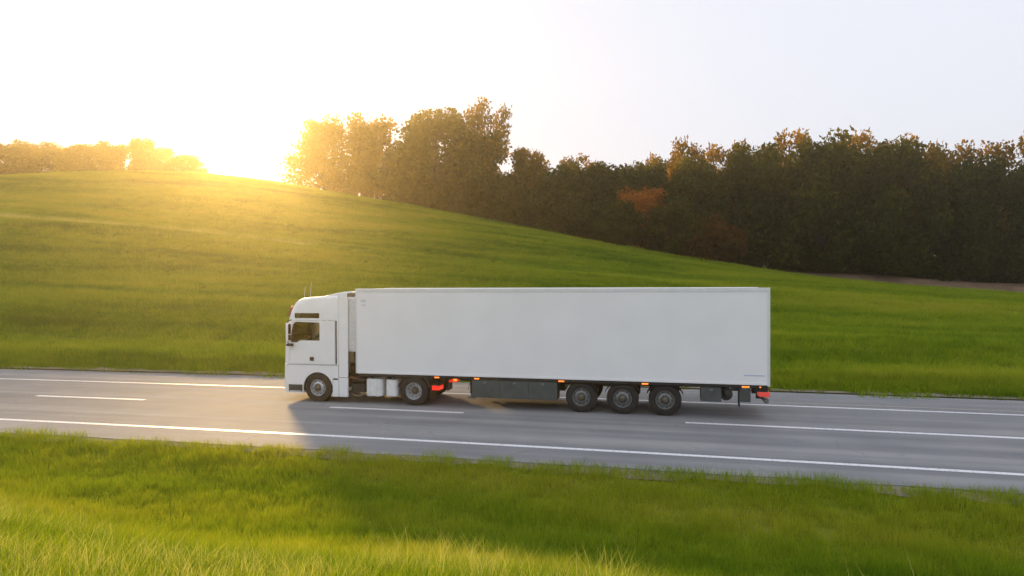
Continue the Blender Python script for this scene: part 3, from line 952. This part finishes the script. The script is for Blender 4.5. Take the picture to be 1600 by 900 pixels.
obj('gap_strip', boxes((2.174, 2.230, Y0 + .02, Y0 + .048, 1.342, 2.873)), 'black', tractor)  # black strip set into the gap behind the door

# lower body with wheel arches
low = [(2.28, .80, 0, 0), (2.05, .80, 0, 0), (2.05, .205, 0, 0), (1.9, .205, 0, 0), (1.9, .30, 0, 0), (.12, .30, 1, 0), (.085, .36, 1, 0), (.08, .9, 1, 0), (.09, 1.295, 1, 0), (2.28, 1.295, 0, 0)]
lb = loft(low, Y0 - .005, Y1 + .005, .27, .01)
def disc(x, z, r, y0, y1, n=40):
    bm = bmesh.new(); prism(bm, [(x + r * math.cos(2 * math.pi * k / n), z + r * math.sin(2 * math.pi * k / n)) for k in range(n)], y0, y1)
    return to_mesh(bm)
for y0, y1 in ((-1, .62), (1.9, 4)):
    lb = boolean(lb, disc(1.49, .475, .575, y0, y1), 'DIFFERENCE')
    bm = bmesh.new(); box(bm, .93, 2.02, y0, y1, -.2, .46)
    lb = boolean(lb, to_mesh(bm), 'DIFFERENCE')
    bm = bmesh.new(); prism(bm, rrect(.335, .895, .335, .595, .02), y0 if y0 < 0 else 2.46, .06 if y0 < 0 else 4)
    lb = boolean(lb, to_mesh(bm), 'DIFFERENCE')
mobj('lower_body', lb, 'white', tractor, smooth=True)
for ya, yb in ((.05, .60), (1.92, 2.47)):                       # dark liners inside the arches
    bm = bmesh.new(); n = 18; prev = None
    for k in range(n + 1):
        a = R(-8 + 196 * k / n)
        q = [bm.verts.new(V(1.49 + r_ * math.cos(a), y, .475 + r_ * math.sin(a))) for r_, y in ((.571, ya), (.571, yb), (.545, yb), (.545, ya))]
        if prev:
            for j in range(4): bm.faces.new((prev[j], prev[(j + 1) % 4], q[(j + 1) % 4], q[j]))
        else: bm.faces.new(q)
        prev = q
    bm.faces.new(prev[::-1])
    obj('wheel_arch_liner', bm, 'black', tractor, smooth=True)
for yy, sg in ((Y0 - .005, 1), (Y1 + .005, -1)):
    ya, yb = sorted((yy + sg * .02, yy + sg * .055))
    ins = obj('bumper_insert', boxes((.337, .893, ya, yb, .337, .593)), 'grey', tractor)
    for zz in (.40, .46, .52):
        ya2, yb2 = sorted((yy + sg * .008, yy + sg * .03))
        obj('step_tread', boxes((.36, .86, ya2, yb2, zz, zz + .018)), 'black', ins)
    ya2, yb2 = sorted((yy + sg * .004, yy + sg * .03))
    obj('step_bar', boxes((.40, .82, ya2, yb2, .352, .372)), 'rail', ins)
    # panel behind the wheel, split by one upright joint
    ya, yb = sorted((yy, yy + sg * .10))
    for xa, xb in ((2.062, 2.295), (2.308, 2.64)):
        obj('side_fairing', boxes((xa, xb, ya, yb, .205, .868)), 'white', tractor, bevel=.018)
    obj('side_deflector', boxes((2.292, 2.655, ya + (.0 if sg > 0 else .06), yb - (.06 if sg > 0 else .0), .885, 3.66)), 'white', tractor, bevel=.012)
    obj('headlamp', boxes((.14, .34, *sorted((yy + sg * .10, yy + sg * .42)), .66, .86)), 'lamp', tractor, bevel=.04)
# front: grille slats, wiper, number plate holder
gp = obj('grille', boxes((.05, .09, .55, 1.97, .80, 1.86)), 'black', tractor, bevel=.02)
for k in range(6):
    obj('slat', boxes((.028, .07, .60, 1.92, .86 + k * .16, .93 + k * .16)), 'rail', gp, bevel=.008)
obj('bumper', boxes((.035, .09, .35, 2.15, .32, .62)), 'white', tractor, bevel=.02)
obj('number_plate', boxes((.028, .034, 1.0, 1.52, .42, .53)), 'offwhite', tractor)
# sun visor standing off the windscreen head
bm = bmesh.new()
prism(bm, [(.165, 3.0), (.185, 2.99), (.335, 3.36), (.315, 3.37)], .22, 2.30)
vz = obj('sun_visor', bm, 'visor', tractor, bevel=.008)
for y in (.5, 2.0):
    obj('bracket', boxes((.25, .46, y, y + .03, 3.22, 3.25)), 'black', vz)
# roof spoiler
sp = [(1.70, 3.735), (1.95, 3.79), (2.20, 3.845), (2.45, 3.885), (2.72, 3.91), (2.80, 3.905), (2.80, 3.84), (2.30, 3.80), (2.28, 3.70), (1.72, 3.70)]
bm = bmesh.new(); prism(bm, sp, .10, 2.42)
obj('roof_spoiler', bm, 'white', tractor, bevel=.03, angle=50)
obj('spoiler_side', boxes((2.30, 2.60, .07, .10, 3.67, 3.83)), 'white', tractor)
obj('spoiler_side', boxes((2.30, 2.60, 2.42, 2.45, 3.67, 3.83)), 'white', tractor)
# aerials
for x, y, z0, z1, dx in ((1.02, .35, 3.60, 4.24, .05), (.74, .4, 3.52, 4.08, .06)):
    bm = bmesh.new(); tube(bm, [(x, y, z0), (x + dx * .4, y, (z0 + z1) / 2), (x + dx, y, z1)], [.008, .006, .004], 6)
    a = obj('antenna', bm, 'greylabel', tractor, smooth=True)
    bm = bmesh.new(); tube(bm, [(x, y, z0 - .04), (x, y, z0 + .07)], .018, 8)
    obj('antenna_base', bm, 'black', a, smooth=True)
# mirrors: white shells in front, glass facing back, black foot below
for sg, yy in ((-1, Y0), (1, Y1)):
    ya, yb = sorted((yy + sg * .05, yy + sg * .27))
    mh = obj('mirror_housing', boxes((.385, .485, ya, yb, 2.13, 2.80)), 'white', tractor, bevel=.045, seg=3)
    obj('mirror_glass', boxes((.483, .490, ya + .03, yb - .03, 2.40, 2.75)), 'mirror', mh)
    obj('mirror_glass', boxes((.483, .490, ya + .03, yb - .03, 2.18, 2.37)), 'mirror', mh)
    bm = bmesh.new(); tube(bm, [(.46, yy + sg * -.02, 2.88), (.42, yy + sg * .12, 2.88), (.39, yy + sg * .15, 2.76)], .02, 8)
    obj('mirror_arm', bm, 'black', mh, smooth=True)
    bm = bmesh.new(); tube(bm, [(.50, yy + sg * -.03, 2.02), (.44, yy + sg * .13, 2.02), (.39, yy + sg * .15, 2.16)], .02, 8)
    obj('mirror_arm', bm, 'black', mh, smooth=True)
    obj('mirror_foot', boxes((.36, .58, *sorted((yy + sg * .03, yy + sg * .2)), 1.965, 2.06)), 'black', mh, bevel=.035, seg=3)
# inside the cab
obj('cab_floor', boxes((.5, 2.2, .1, 2.42, 1.37, 1.42)), 'interior', tractor)
bm = bmesh.new(); prism(bm, [(.42, 1.5), (.80, 1.5), (.78, 2.02), (.62, 2.10), (.30, 2.07), (.30, 1.9)], .12, 2.40)
obj('dashboard', bm, 'interior', tractor, bevel=.03)
for y in (.35, 1.6):
    st = obj('seat', boxes((1.12, 1.62, y, y + .5, 1.72, 1.86)), 'interior', tractor, bevel=.05)
    bm = bmesh.new(); prism(bm, [(1.50, 1.80), (1.66, 1.80), (1.80, 2.50), (1.66, 2.52)], y + .02, y + .48)
    obj('seat_back', bm, 'interior', st, bevel=.04)
    obj('head_rest', boxes((1.68, 1.79, y + .12, y + .38, 2.54, 2.74)), 'interior', st, bevel=.04)
    obj('seat_base', boxes((1.22, 1.55, y + .1, y + .4, 1.42, 1.72)), 'black', st)
obj('curtain', boxes((1.63, 1.66, .10, .30, 2.0, 3.1)), 'curtain', tractor)
obj('curtain', boxes((1.63, 1.66, 2.20, 2.42, 2.0, 3.1)), 'curtain', tractor)
obj('rear_panel', boxes((2.12, 2.18, .12, 2.40, 1.45, 3.6)), 'curtain', tractor)
obj('overhead_locker', boxes((.78, 1.25, .1, 2.42, 2.93, 3.25)), 'interior', tractor, bevel=.03)
bm = bmesh.new()                                                  # steering wheel
for k in range(24):
    pass
ctr = Vector((.86, .60, 2.17)); ax = Vector((.55, 0, .83)).normalized(); u_ = Vector((0, 1, 0)); w_ = ax.cross(u_)
ring = [ctr + (u_ * math.cos(2 * math.pi * k / 24) + w_ * math.sin(2 * math.pi * k / 24)) * .22 for k in range(25)]
tube(bm, ring, .016, 8)
sw = obj('steering_wheel', bm, 'black', tractor, smooth=True)
bm = bmesh.new(); tube(bm, [ctr, ctr - ax * .35], [.05, .04], 8); tube(bm, [ctr - u_ * .22, ctr + u_ * .22], .014, 6)
obj('steering_column', bm, 'black', sw, smooth=True)

# chassis behind the cab
for y in (.80, 1.66):
    obj('frame_rail', boxes((.5, 6.02, y, y + .08, .70, .96)), 'chassis', tractor, bevel=.01)
obj('cross_member', boxes((5.90, 6.0, .88, 1.66, .74, .94)), 'chassis', tractor)
obj('engine_block', boxes((.7, 2.6, .92, 1.62, .42, 1.25)), 'chassis', tractor, bevel=.04)
obj('gearbox', boxes((2.6, 3.4, 1.0, 1.5, .45, .95)), 'chassis', tractor, bevel=.06)
for x in (1.475, 5.075):
    bm = bmesh.new(); tube(bm, [(x, .2, .50), (x, .95, .47), (x, 1.26, .44), (x, 1.55, .47), (x, 2.3, .50)], [.06, .08, .2 if x > 3 else .09, .08, .06], 12)
    obj('axle', bm, 'chassis', tractor, smooth=True)
def rounded_tank(x0, x1, y0, y1, z0, z1, r, mat, strap=True, name='fuel_tank'):
    P = []
    for cx, cy, a0 in ((x1 - r, y0 + r, -90), (x1 - r, y1 - r, 0), (x0 + r, y1 - r, 90), (x0 + r, y0 + r, 180)):
        for k in range(7):
            a = R(a0 + 15 * k); P.append((cx + r * math.cos(a), cy + r * math.sin(a)))
    bm = bmesh.new()
    a = [bm.verts.new(V(x, y, z0)) for x, y in P]; b = [bm.verts.new(V(x, y, z1)) for x, y in P]
    bm.faces.new(a); bm.faces.new(b[::-1])
    for i in range(len(P)): bm.faces.new((a[i], a[(i + 1) % len(P)], b[(i + 1) % len(P)], b[i]))
    t = obj(name, bm, mat, tractor, bevel=.03, angle=60)
    if strap:
        for f_ in (.28, .72):
            xm = x0 + (x1 - x0) * f_
            obj('strap', boxes((xm - .018, xm + .018, y0 - .006, y1, z0 - .006, z1 + .006)), 'rail', t)
    bm = bmesh.new(); tube(bm, [(x0 + .3 * (x1 - x0), y0 + .15, z1), (x0 + .3 * (x1 - x0), y0 + .15, z1 + .04)], .05, 12)
    obj('filler_cap', bm, 'black', t, smooth=True)
rounded_tank(3.27, 3.88, .10, .70, .255, .865, .13, 'alu')
rounded_tank(4.00, 4.46, .10, .66, .265, .85, .15, 'alu', strap=False, name='urea_tank')
rounded_tank(3.0, 4.3, 1.86, 2.42, .28, .86, .1, 'alu', name='fuel_tank')
obj('battery_box', boxes((2.72, 3.22, .14, .66, .36, .66)), 'chassis', tractor, bevel=.02)
bm = bmesh.new(); tube(bm, [(2.72, .30, .80), (2.76, .30, .80), (3.18, .30, .80), (3.22, .30, .80)], [.06, .11, .11, .06], 14)
obj('air_tank', bm, 'chassis', tractor, smooth=True)
obj('catwalk', boxes((2.62, 4.5, .84, 1.72, .968, .99)), 'rimdull', tractor)
bm = bmesh.new(); tube(bm, [(2.52, 2.16, .6), (2.52, 2.16, 2.6), (2.50, 2.14, 3.2)], .07, 12)
obj('exhaust_stack', bm, 'rimdull', tractor, smooth=True)
for k, mt in enumerate(('hose', 'black', 'hose')):                # coiled lines to the trailer
    pts = []
    for j in range(70):
        t = j / 69; a = t * 2 * math.pi * 9
        sag = -.55 * math.sin(math.pi * t)
        pts.append((2.42 + .5 * t + .0, .95 + .2 * k + .05 * math.cos(a), 1.72 + .12 * t + sag + .05 * math.sin(a)))
    bm = bmesh.new(); tube(bm, pts, .013, 6)
    obj('air_hose', bm, mt, tractor, smooth=True)
bm = bmesh.new(); tube(bm, [(2.66, .12, .86), (2.78, .12, .90), (2.9, .2, .84), (3.0, .3, .92), (3.25, .4, .93)], .03, 8)
obj('cable', bm, 'hose', tractor, smooth=True)
bm = bmesh.new(); tube(bm, [(2.7, .2, .34), (2.85, .12, .26), (3.05, .12, .25), (3.22, .2, .33)], .035, 8)
obj('pipe', bm, 'hub', tractor, smooth=True)
# fifth wheel
bm = bmesh.new(); prism(bm, [(4.05, 1.0), (4.2, 1.045), (4.9, 1.045), (5.05, .99), (4.9, .97), (4.1, .97)], .85, 1.68)
obj('fifth_wheel', bm, 'chassis', tractor)
# mudguards over the drive axle
for ya, yb in ((.05, .66), (1.86, 2.46)):
    bm = bmesh.new(); n = 16; prev = None
    for k in range(n + 1):
        a = R(12 + 156 * k / n)
        q = [bm.verts.new(V(5.075 + r_ * math.cos(a), y, min(.985, .495 + r_ * math.sin(a)) + (.012 if r_ > .56 else 0))) for r_, y in ((.585, ya), (.585, yb), (.565, yb), (.565, ya))]
        if prev:
            for j in range(4): bm.faces.new((prev[j], prev[(j + 1) % 4], q[(j + 1) % 4], q[j]))
        else: bm.faces.new(q)
        prev = q
    bm.faces.new(prev[::-1])
    obj('mudguard', bm, 'grey', tractor, smooth=True)
    obj('mud_flap', boxes((5.66, 5.68, ya + .02, yb - .02, .22, .62)), 'black', tractor)
    tl = obj('tail_lamp', boxes((5.72, 6.0, ya + .02, ya + .44, .545, .70)), 'red', tractor, bevel=.02)
    obj('lamp_housing', boxes((5.70, 6.01, ya + .01, ya + .46, .705, .74)), 'black', tl)
    obj('mount', boxes((5.76, 5.90, ya + .2, .86 if ya < 1 else ya + .3, .72, .82)), 'chassis', tl)
add_wheel(tractor, 1.475, .20, 'steer'); add_wheel(tractor, 1.475, 2.30, 'steer', True)
add_wheel(tractor, 5.075, .20, 'drive'); add_wheel(tractor, 5.075, .53, 'drive', True, True)
add_wheel(tractor, 5.075, 2.32, 'drive', True); add_wheel(tractor, 5.075, 1.99, 'drive', False, True)

# driver
def driver():
    root_loc = Vector((1.30, .60, 1.86))
    P = {'pel': (1.36, .60, 1.95, .15), 'bel': (1.40, .60, 2.12, .14), 'che': (1.42, .60, 2.32, .155), 'nec': (1.40, .60, 2.50, .06), 'chin': (1.375, .60, 2.57, .07), 'hea': (1.365, .60, 2.65, .092), 'top': (1.37, .60, 2.73, .07)}
    names = list(P); edges = [('pel', 'bel'), ('bel', 'che'), ('che', 'nec'), ('nec', 'chin'), ('chin', 'hea'), ('hea', 'top')]
    for s, sg in (('l', -1), ('r', 1)):
        P['sh' + s] = (1.41, .60 + sg * .19, 2.40, .07); P['el' + s] = (1.20, .60 + sg * .26, 2.17, .05); P['wr' + s] = (1.00, .60 + sg * .20, 2.24, .034)
        P['ha' + s] = (.93, .60 + sg * .185, 2.27, .035); P['fi' + s] = (.885, .60 + sg * .175, 2.255, .022)
        P['hi' + s] = (1.30, .60 + sg * .10, 1.93, .10); P['kn' + s] = (.98, .60 + sg * .15, 1.93, .07); P['an' + s] = (.88, .60 + sg * .15, 1.52, .045); P['to' + s] = (.74, .60 + sg * .15, 1.47, .04)
        edges += [('che', 'sh' + s), ('sh' + s, 'el' + s), ('el' + s, 'wr' + s), ('wr' + s, 'ha' + s), ('ha' + s, 'fi' + s), ('pel', 'hi' + s), ('hi' + s, 'kn' + s), ('kn' + s, 'an' + s), ('an' + s, 'to' + s)]
    names = list(P)
    me = bpy.data.meshes.new('person')
    me.from_pydata([Vector(P[n][:3]) - root_loc for n in names], [(names.index(a), names.index(b)) for a, b in edges], [])
    o = bpy.data.objects.new('tmp', me); link(o)
    md = o.modifiers.new('s', 'SKIN'); o.modifiers.new('d', 'SUBSURF').levels = 2
    for i, n in enumerate(names):
        me.skin_vertices[0].data[i].radius = (P[n][3],) * 2
    me.skin_vertices[0].data[0].use_root = True
    dg = bpy.context.evaluated_depsgraph_get()
    body_me = bpy.data.meshes.new_from_object(o.evaluated_get(dg))
    bpy.data.objects.remove(o)
    body_me.name = 'person'
    body_me.materials.clear()
    for m in ('shirt', 'skin'): body_me.materials.append(MAT[m])
    for p in body_me.polygons:
        c = p.center + root_loc
        p.material_index = 1 if (c.z > 2.475 and abs(c.y - .6) < .12) or (c.x < 1.0 and c.z > 2.1) else 0
        p.use_smooth = True
    o = bpy.data.objects.new('person', body_me); o.location = root_loc; link(o)
    global OFF
    OFF = root_loc
    bm = bmesh.new()
    bmesh.ops.create_uvsphere(bm, u_segments=14, v_segments=10, radius=.105, matrix=Matrix.Translation(V(1.385, .60, 2.675)) @ Matrix.Diagonal((1.05, .85, 1.0, 1)))
    bmesh.ops.delete(bm, geom=[v for v in bm.verts if (v.co + OFF).z < 2.66 or ((v.co + OFF).x < 1.31 and (v.co + OFF).z < 2.72)], context='VERTS')
    obj('hair', bm, 'hair', o, smooth=True)
    bm = bmesh.new()
    prism(bm, [(1.285, 2.635), (1.265, 2.60), (1.29, 2.595), (1.30, 2.66)], .588, .612)
    obj('nose', bm, 'skin', o, smooth=True)
    tag(o, 'person in dark clothes at the steering wheel inside the white cab', 'person')
driver()

# ------------------------------------------------------------------ semi-trailer
trailer = empty('semi_trailer', (12.1, 1.275, 0))
tag(trailer, 'long plain white box semi-trailer on three axles behind the truck cab', 'trailer')
OFF = Vector((12.1, 1.275, 0))
TX0, TX1, TY0, TY1 = 2.955, 16.50, 0.0, 2.55
obj('box_body', boxes((TX0 + .04, TX1 - .06, TY0 + .012, TY1 - .012, 1.07, 3.93)), 'white2', trailer, bevel=.004, seg=1)
for y0, y1 in ((TY0, TY0 + .05), (TY1 - .05, TY1)):
    obj('top_rail', boxes((TX0 + .06, TX1 - .08, y0, y1, 3.875, 4.0)), 'rail', trailer, bevel=.012)
    obj('bottom_rail', boxes((TX0 + .06, TX1 - .08, y0, y1, 1.055, 1.13)), 'white2', trailer, bevel=.006)
    obj('chassis_side_rail', boxes((TX0 + .1, TX1 - .04, y0 + (.03 if y0 < 1 else -.03), y1 + (.03 if y0 < 1 else -.03), .965, 1.05)), 'chassis', trailer)
    obj('front_post', boxes((TX0, TX0 + .055, y0 - .002, y1 + .002, 1.055, 4.002)), 'rail', trailer, bevel=.012)
    obj('rear_post', boxes((TX1 - .078, TX1, y0 - .004, y1 + .004, 1.02, 4.004)), 'rail', trailer, bevel=.01)
obj('roof', boxes((TX0 + .06, TX1 - .08, TY0 + .055, TY1 - .055, 3.935, 3.99)), 'white2', trailer)
obj('front_wall', boxes((TX0 + .006, TX0 + .038, TY0 + .055, TY1 - .055, 1.06, 3.99)), 'white2', trailer)
for y0, y1 in ((.06, 1.265), (1.285, 2.49)):
    dr = obj('rear_door', boxes((TX1 - .055, TX1 - .01, y0, y1, 1.08, 3.96)), 'white2', trailer, bevel=.01)
    for yy in (y0 + .35, y1 - .35):
        bm = bmesh.new(); tube(bm, [(TX1 + .01, yy, 1.1), (TX1 + .01, yy, 3.95)], .016, 8)
        obj('lock_bar', bm, 'rail', dr, smooth=True)
    for zz in (1.4, 2.2, 3.0, 3.7):
        ya = y0 if y0 < 1 else y1 - .12
        obj('hinge', boxes((TX1 - .008, TX1 + .012, ya, ya + .12, zz, zz + .07)), 'rail', dr)
# refrigeration unit on the front wall
ru = obj('refrigeration_unit', boxes((2.50, 2.95, .10, 2.45, 1.78, 3.70)), 'offwhite', trailer, bevel=.05)
for k in range(9):
    obj('louvre', boxes((2.56, 2.90, .083, .102, 1.90 + k * .12, 1.955 + k * .12)), 'greylabel', ru)
obj('fuel_line', boxes((2.72, 2.80, .40, .46, 1.05, 1.78)), 'black', ru)
obj('front_label', boxes((3.16, 3.34, TY0 + .006, TY0 + .010, 3.52, 3.62)), 'greylabel', trailer)
obj('front_label', boxes((3.18, 3.34, TY0 + .006, TY0 + .010, 3.40, 3.46)), 'greylabel', trailer)
obj('rear_label', boxes((15.75, 16.34, TY0 + .006, TY0 + .010, 1.325, 1.355)), 'blue', trailer)
# running gear
for y in (.74, 1.70):
    bm = bmesh.new(); prism(bm, [(3.1, 1.05), (16.4, 1.05), (16.4, .86), (10.0, .78), (6.6, .80), (5.9, .965), (3.1, .99)], y, y + .11)
    obj('main_beam', bm, 'chassis', trailer)
for x in (6.5, 8.0, 9.5, 11.4, 12.75, 14.3, 15.8):
    obj('cross_member', boxes((x, x + .08, .06, 2.49, .955, 1.04)), 'chassis', trailer)
obj('king_pin_plate', boxes((3.6, 5.4, .85, 1.70, 1.046, 1.06)), 'chassis', trailer)
AX = (10.80, 12.108, 13.42)
for x in AX:
    bm = bmesh.new(); tube(bm, [(x, .2, .495), (x, 2.35, .495)], .075, 12)
    obj('axle', bm, 'chassis', trailer, smooth=True)
    for y in (.95, 1.55):
        obj('air_spring', boxes((x + .15, x + .42, y, y + .2, .45, .82)), 'black', trailer, bevel=.06)
    for ya, yb in ((.03, .44), (2.11, 2.52)):
        bm = bmesh.new(); n = 14; prev = None
        for k in range(n + 1):
            a = R(22 + 136 * k / n)
            q = [bm.verts.new(V(x + r_ * math.cos(a), y, min(.935, .495 + r_ * .86 * math.sin(a)) + (.01 if r_ > .56 else 0))) for r_, y in ((.60, ya), (.60, yb), (.58, yb), (.58, ya))]
            if prev:
                for j in range(4): bm.faces.new((prev[j], prev[(j + 1) % 4], q[(j + 1) % 4], q[j]))
            else: bm.faces.new(q)
            prev = q
        bm.faces.new(prev[::-1])
        obj('mudguard', bm, 'black', trailer, smooth=True)
    add_wheel(trailer, x, .22, 'steer', dull=True); add_wheel(trailer, x, 2.33, 'steer', True, True)
# pallet box between the axles, landing legs, tool boxes
for ya, yb in ((.04, .62), (1.93, 2.51)):
    pb = obj('pallet_box', boxes((7.15, 10.02, ya, yb, .365, .945)), 'grey', trailer, bevel=.012)
    yo = ya - .006 if ya < 1 else yb - .002
    for x in (8.1, 9.06):
        obj('seam', boxes((x, x + .014, yo, yo + .008, .375, .935)), 'black', pb)
    for x in (7.55, 8.55, 9.5):
        obj('catch', boxes((x, x + .1, yo - .004, yo + .006, .84, .90)), 'rimdull', pb)
    lg = obj('landing_leg', boxes((6.98, 7.10, ya + .35 if ya < 1 else ya + .05, (ya + .35 if ya < 1 else ya + .05) + .12, .42, .98)), 'chassis', trailer, bevel=.01)
    yq = ya + .35 if ya < 1 else ya + .05
    obj('leg_tube', boxes((7.0, 7.08, yq + .02, yq + .10, .30, .42)), 'rimdull', lg)
    obj('foot', boxes((6.92, 7.16, yq - .05, yq + .17, .27, .30)), 'rimdull', lg)
obj('leg_brace', boxes((7.02, 7.06, .5, 2.0, .62, .68)), 'chassis', trailer)
bm = bmesh.new(); tube(bm, [(7.04, .36, .80), (7.04, .12, .80), (7.0, .12, .58)], .012, 6)
obj('crank_handle', bm, 'rimdull', trailer, smooth=True)
tb = obj('tool_box', boxes((14.50, 15.10, .06, .60, .50, .95)), 'grey', trailer, bevel=.015)
obj('catch', boxes((14.75, 14.85, .052, .062, .84, .89)), 'rimdull', tb)
bm = bmesh.new(); tube(bm, [(15.22, .12, .74), (15.24, .12, .74), (15.24, .50, .74), (15.26, .50, .74)], [.1, .2, .2, .1], 16)
obj('air_tank', bm, 'chassis', trailer, smooth=True)
for ya, yb in ((.06, .44), (2.11, 2.49)):
    obj('mud_flap', boxes((15.62, 15.64, ya, yb, .36, .95)), 'black', trailer)
    obj('side_guard', boxes((15.65, 15.95, ya + .01, yb - .3 if False else ya + .05, .52, .92)), 'grey', trailer)
    lb_ = obj('rear_lamp', boxes((16.18, 16.50, ya - .02, ya + .36, .70, .84)), 'reddull', trailer, bevel=.015)
    obj('lamp_carrier', boxes((16.10, 16.44, ya + .0, ya + .34, .845, .94)), 'chassis', lb_)
obj('underrun_bar', boxes((16.36, 16.47, .08, 2.47, .50, .62)), 'rimdull', trailer, bevel=.01)
for y in (.78, 1.74):
    obj('underrun_stay', boxes((16.2, 16.34, y, y + .06, .52, .90)), 'chassis', trailer)
for x, w in ((5.92, .17), (7.32, .17), (10.16, .19), (12.81, .20), (15.80, .22)):
    mk = obj('side_marker_lamp', boxes((x - w / 2, x + w / 2, .008, .034, .972, 1.012)), 'amber', trailer, bevel=.008)
    obj('lamp_base', boxes((x - w / 2 - .03, x + w / 2 + .03, .022, .03, .955, .968)), 'black', mk)
obj('side_marker_lamp', boxes((16.2, 16.24, .008, .034, .975, 1.01)), 'amber', trailer)
obj('front_marker_lamp', boxes((6.44, 6.56, .20, .26, .86, .94)), 'amber', trailer, bevel=.015)
OFF = Vector((0, 0, 0))

# ------------------------------------------------------------------ haze
OFF = Vector((0, 0, 0))
hz = obj('haze', boxes((-760, 760, -680, 760, -3.0, 46.0)), 'black')
hm, nt, N, L, b = new_mat('haze_air')
N.remove(b)
out = [n for n in N if n.type == 'OUTPUT_MATERIAL'][0]
pv = N.new("ShaderNodeVolumePrincipled")
pv.inputs["Color"].default_value = (0.96, 0.84, 0.56, 1)
pv.inputs["Density"].default_value = 0.00095
pv.inputs["Anisotropy"].default_value = 0.78
L.new(pv.outputs[0], out.inputs["Volume"])
hz.data.materials.clear(); hz.data.materials.append(hm)
tag(hz, 'thin golden evening haze filling the air over the fields', 'haze', kind='stuff')
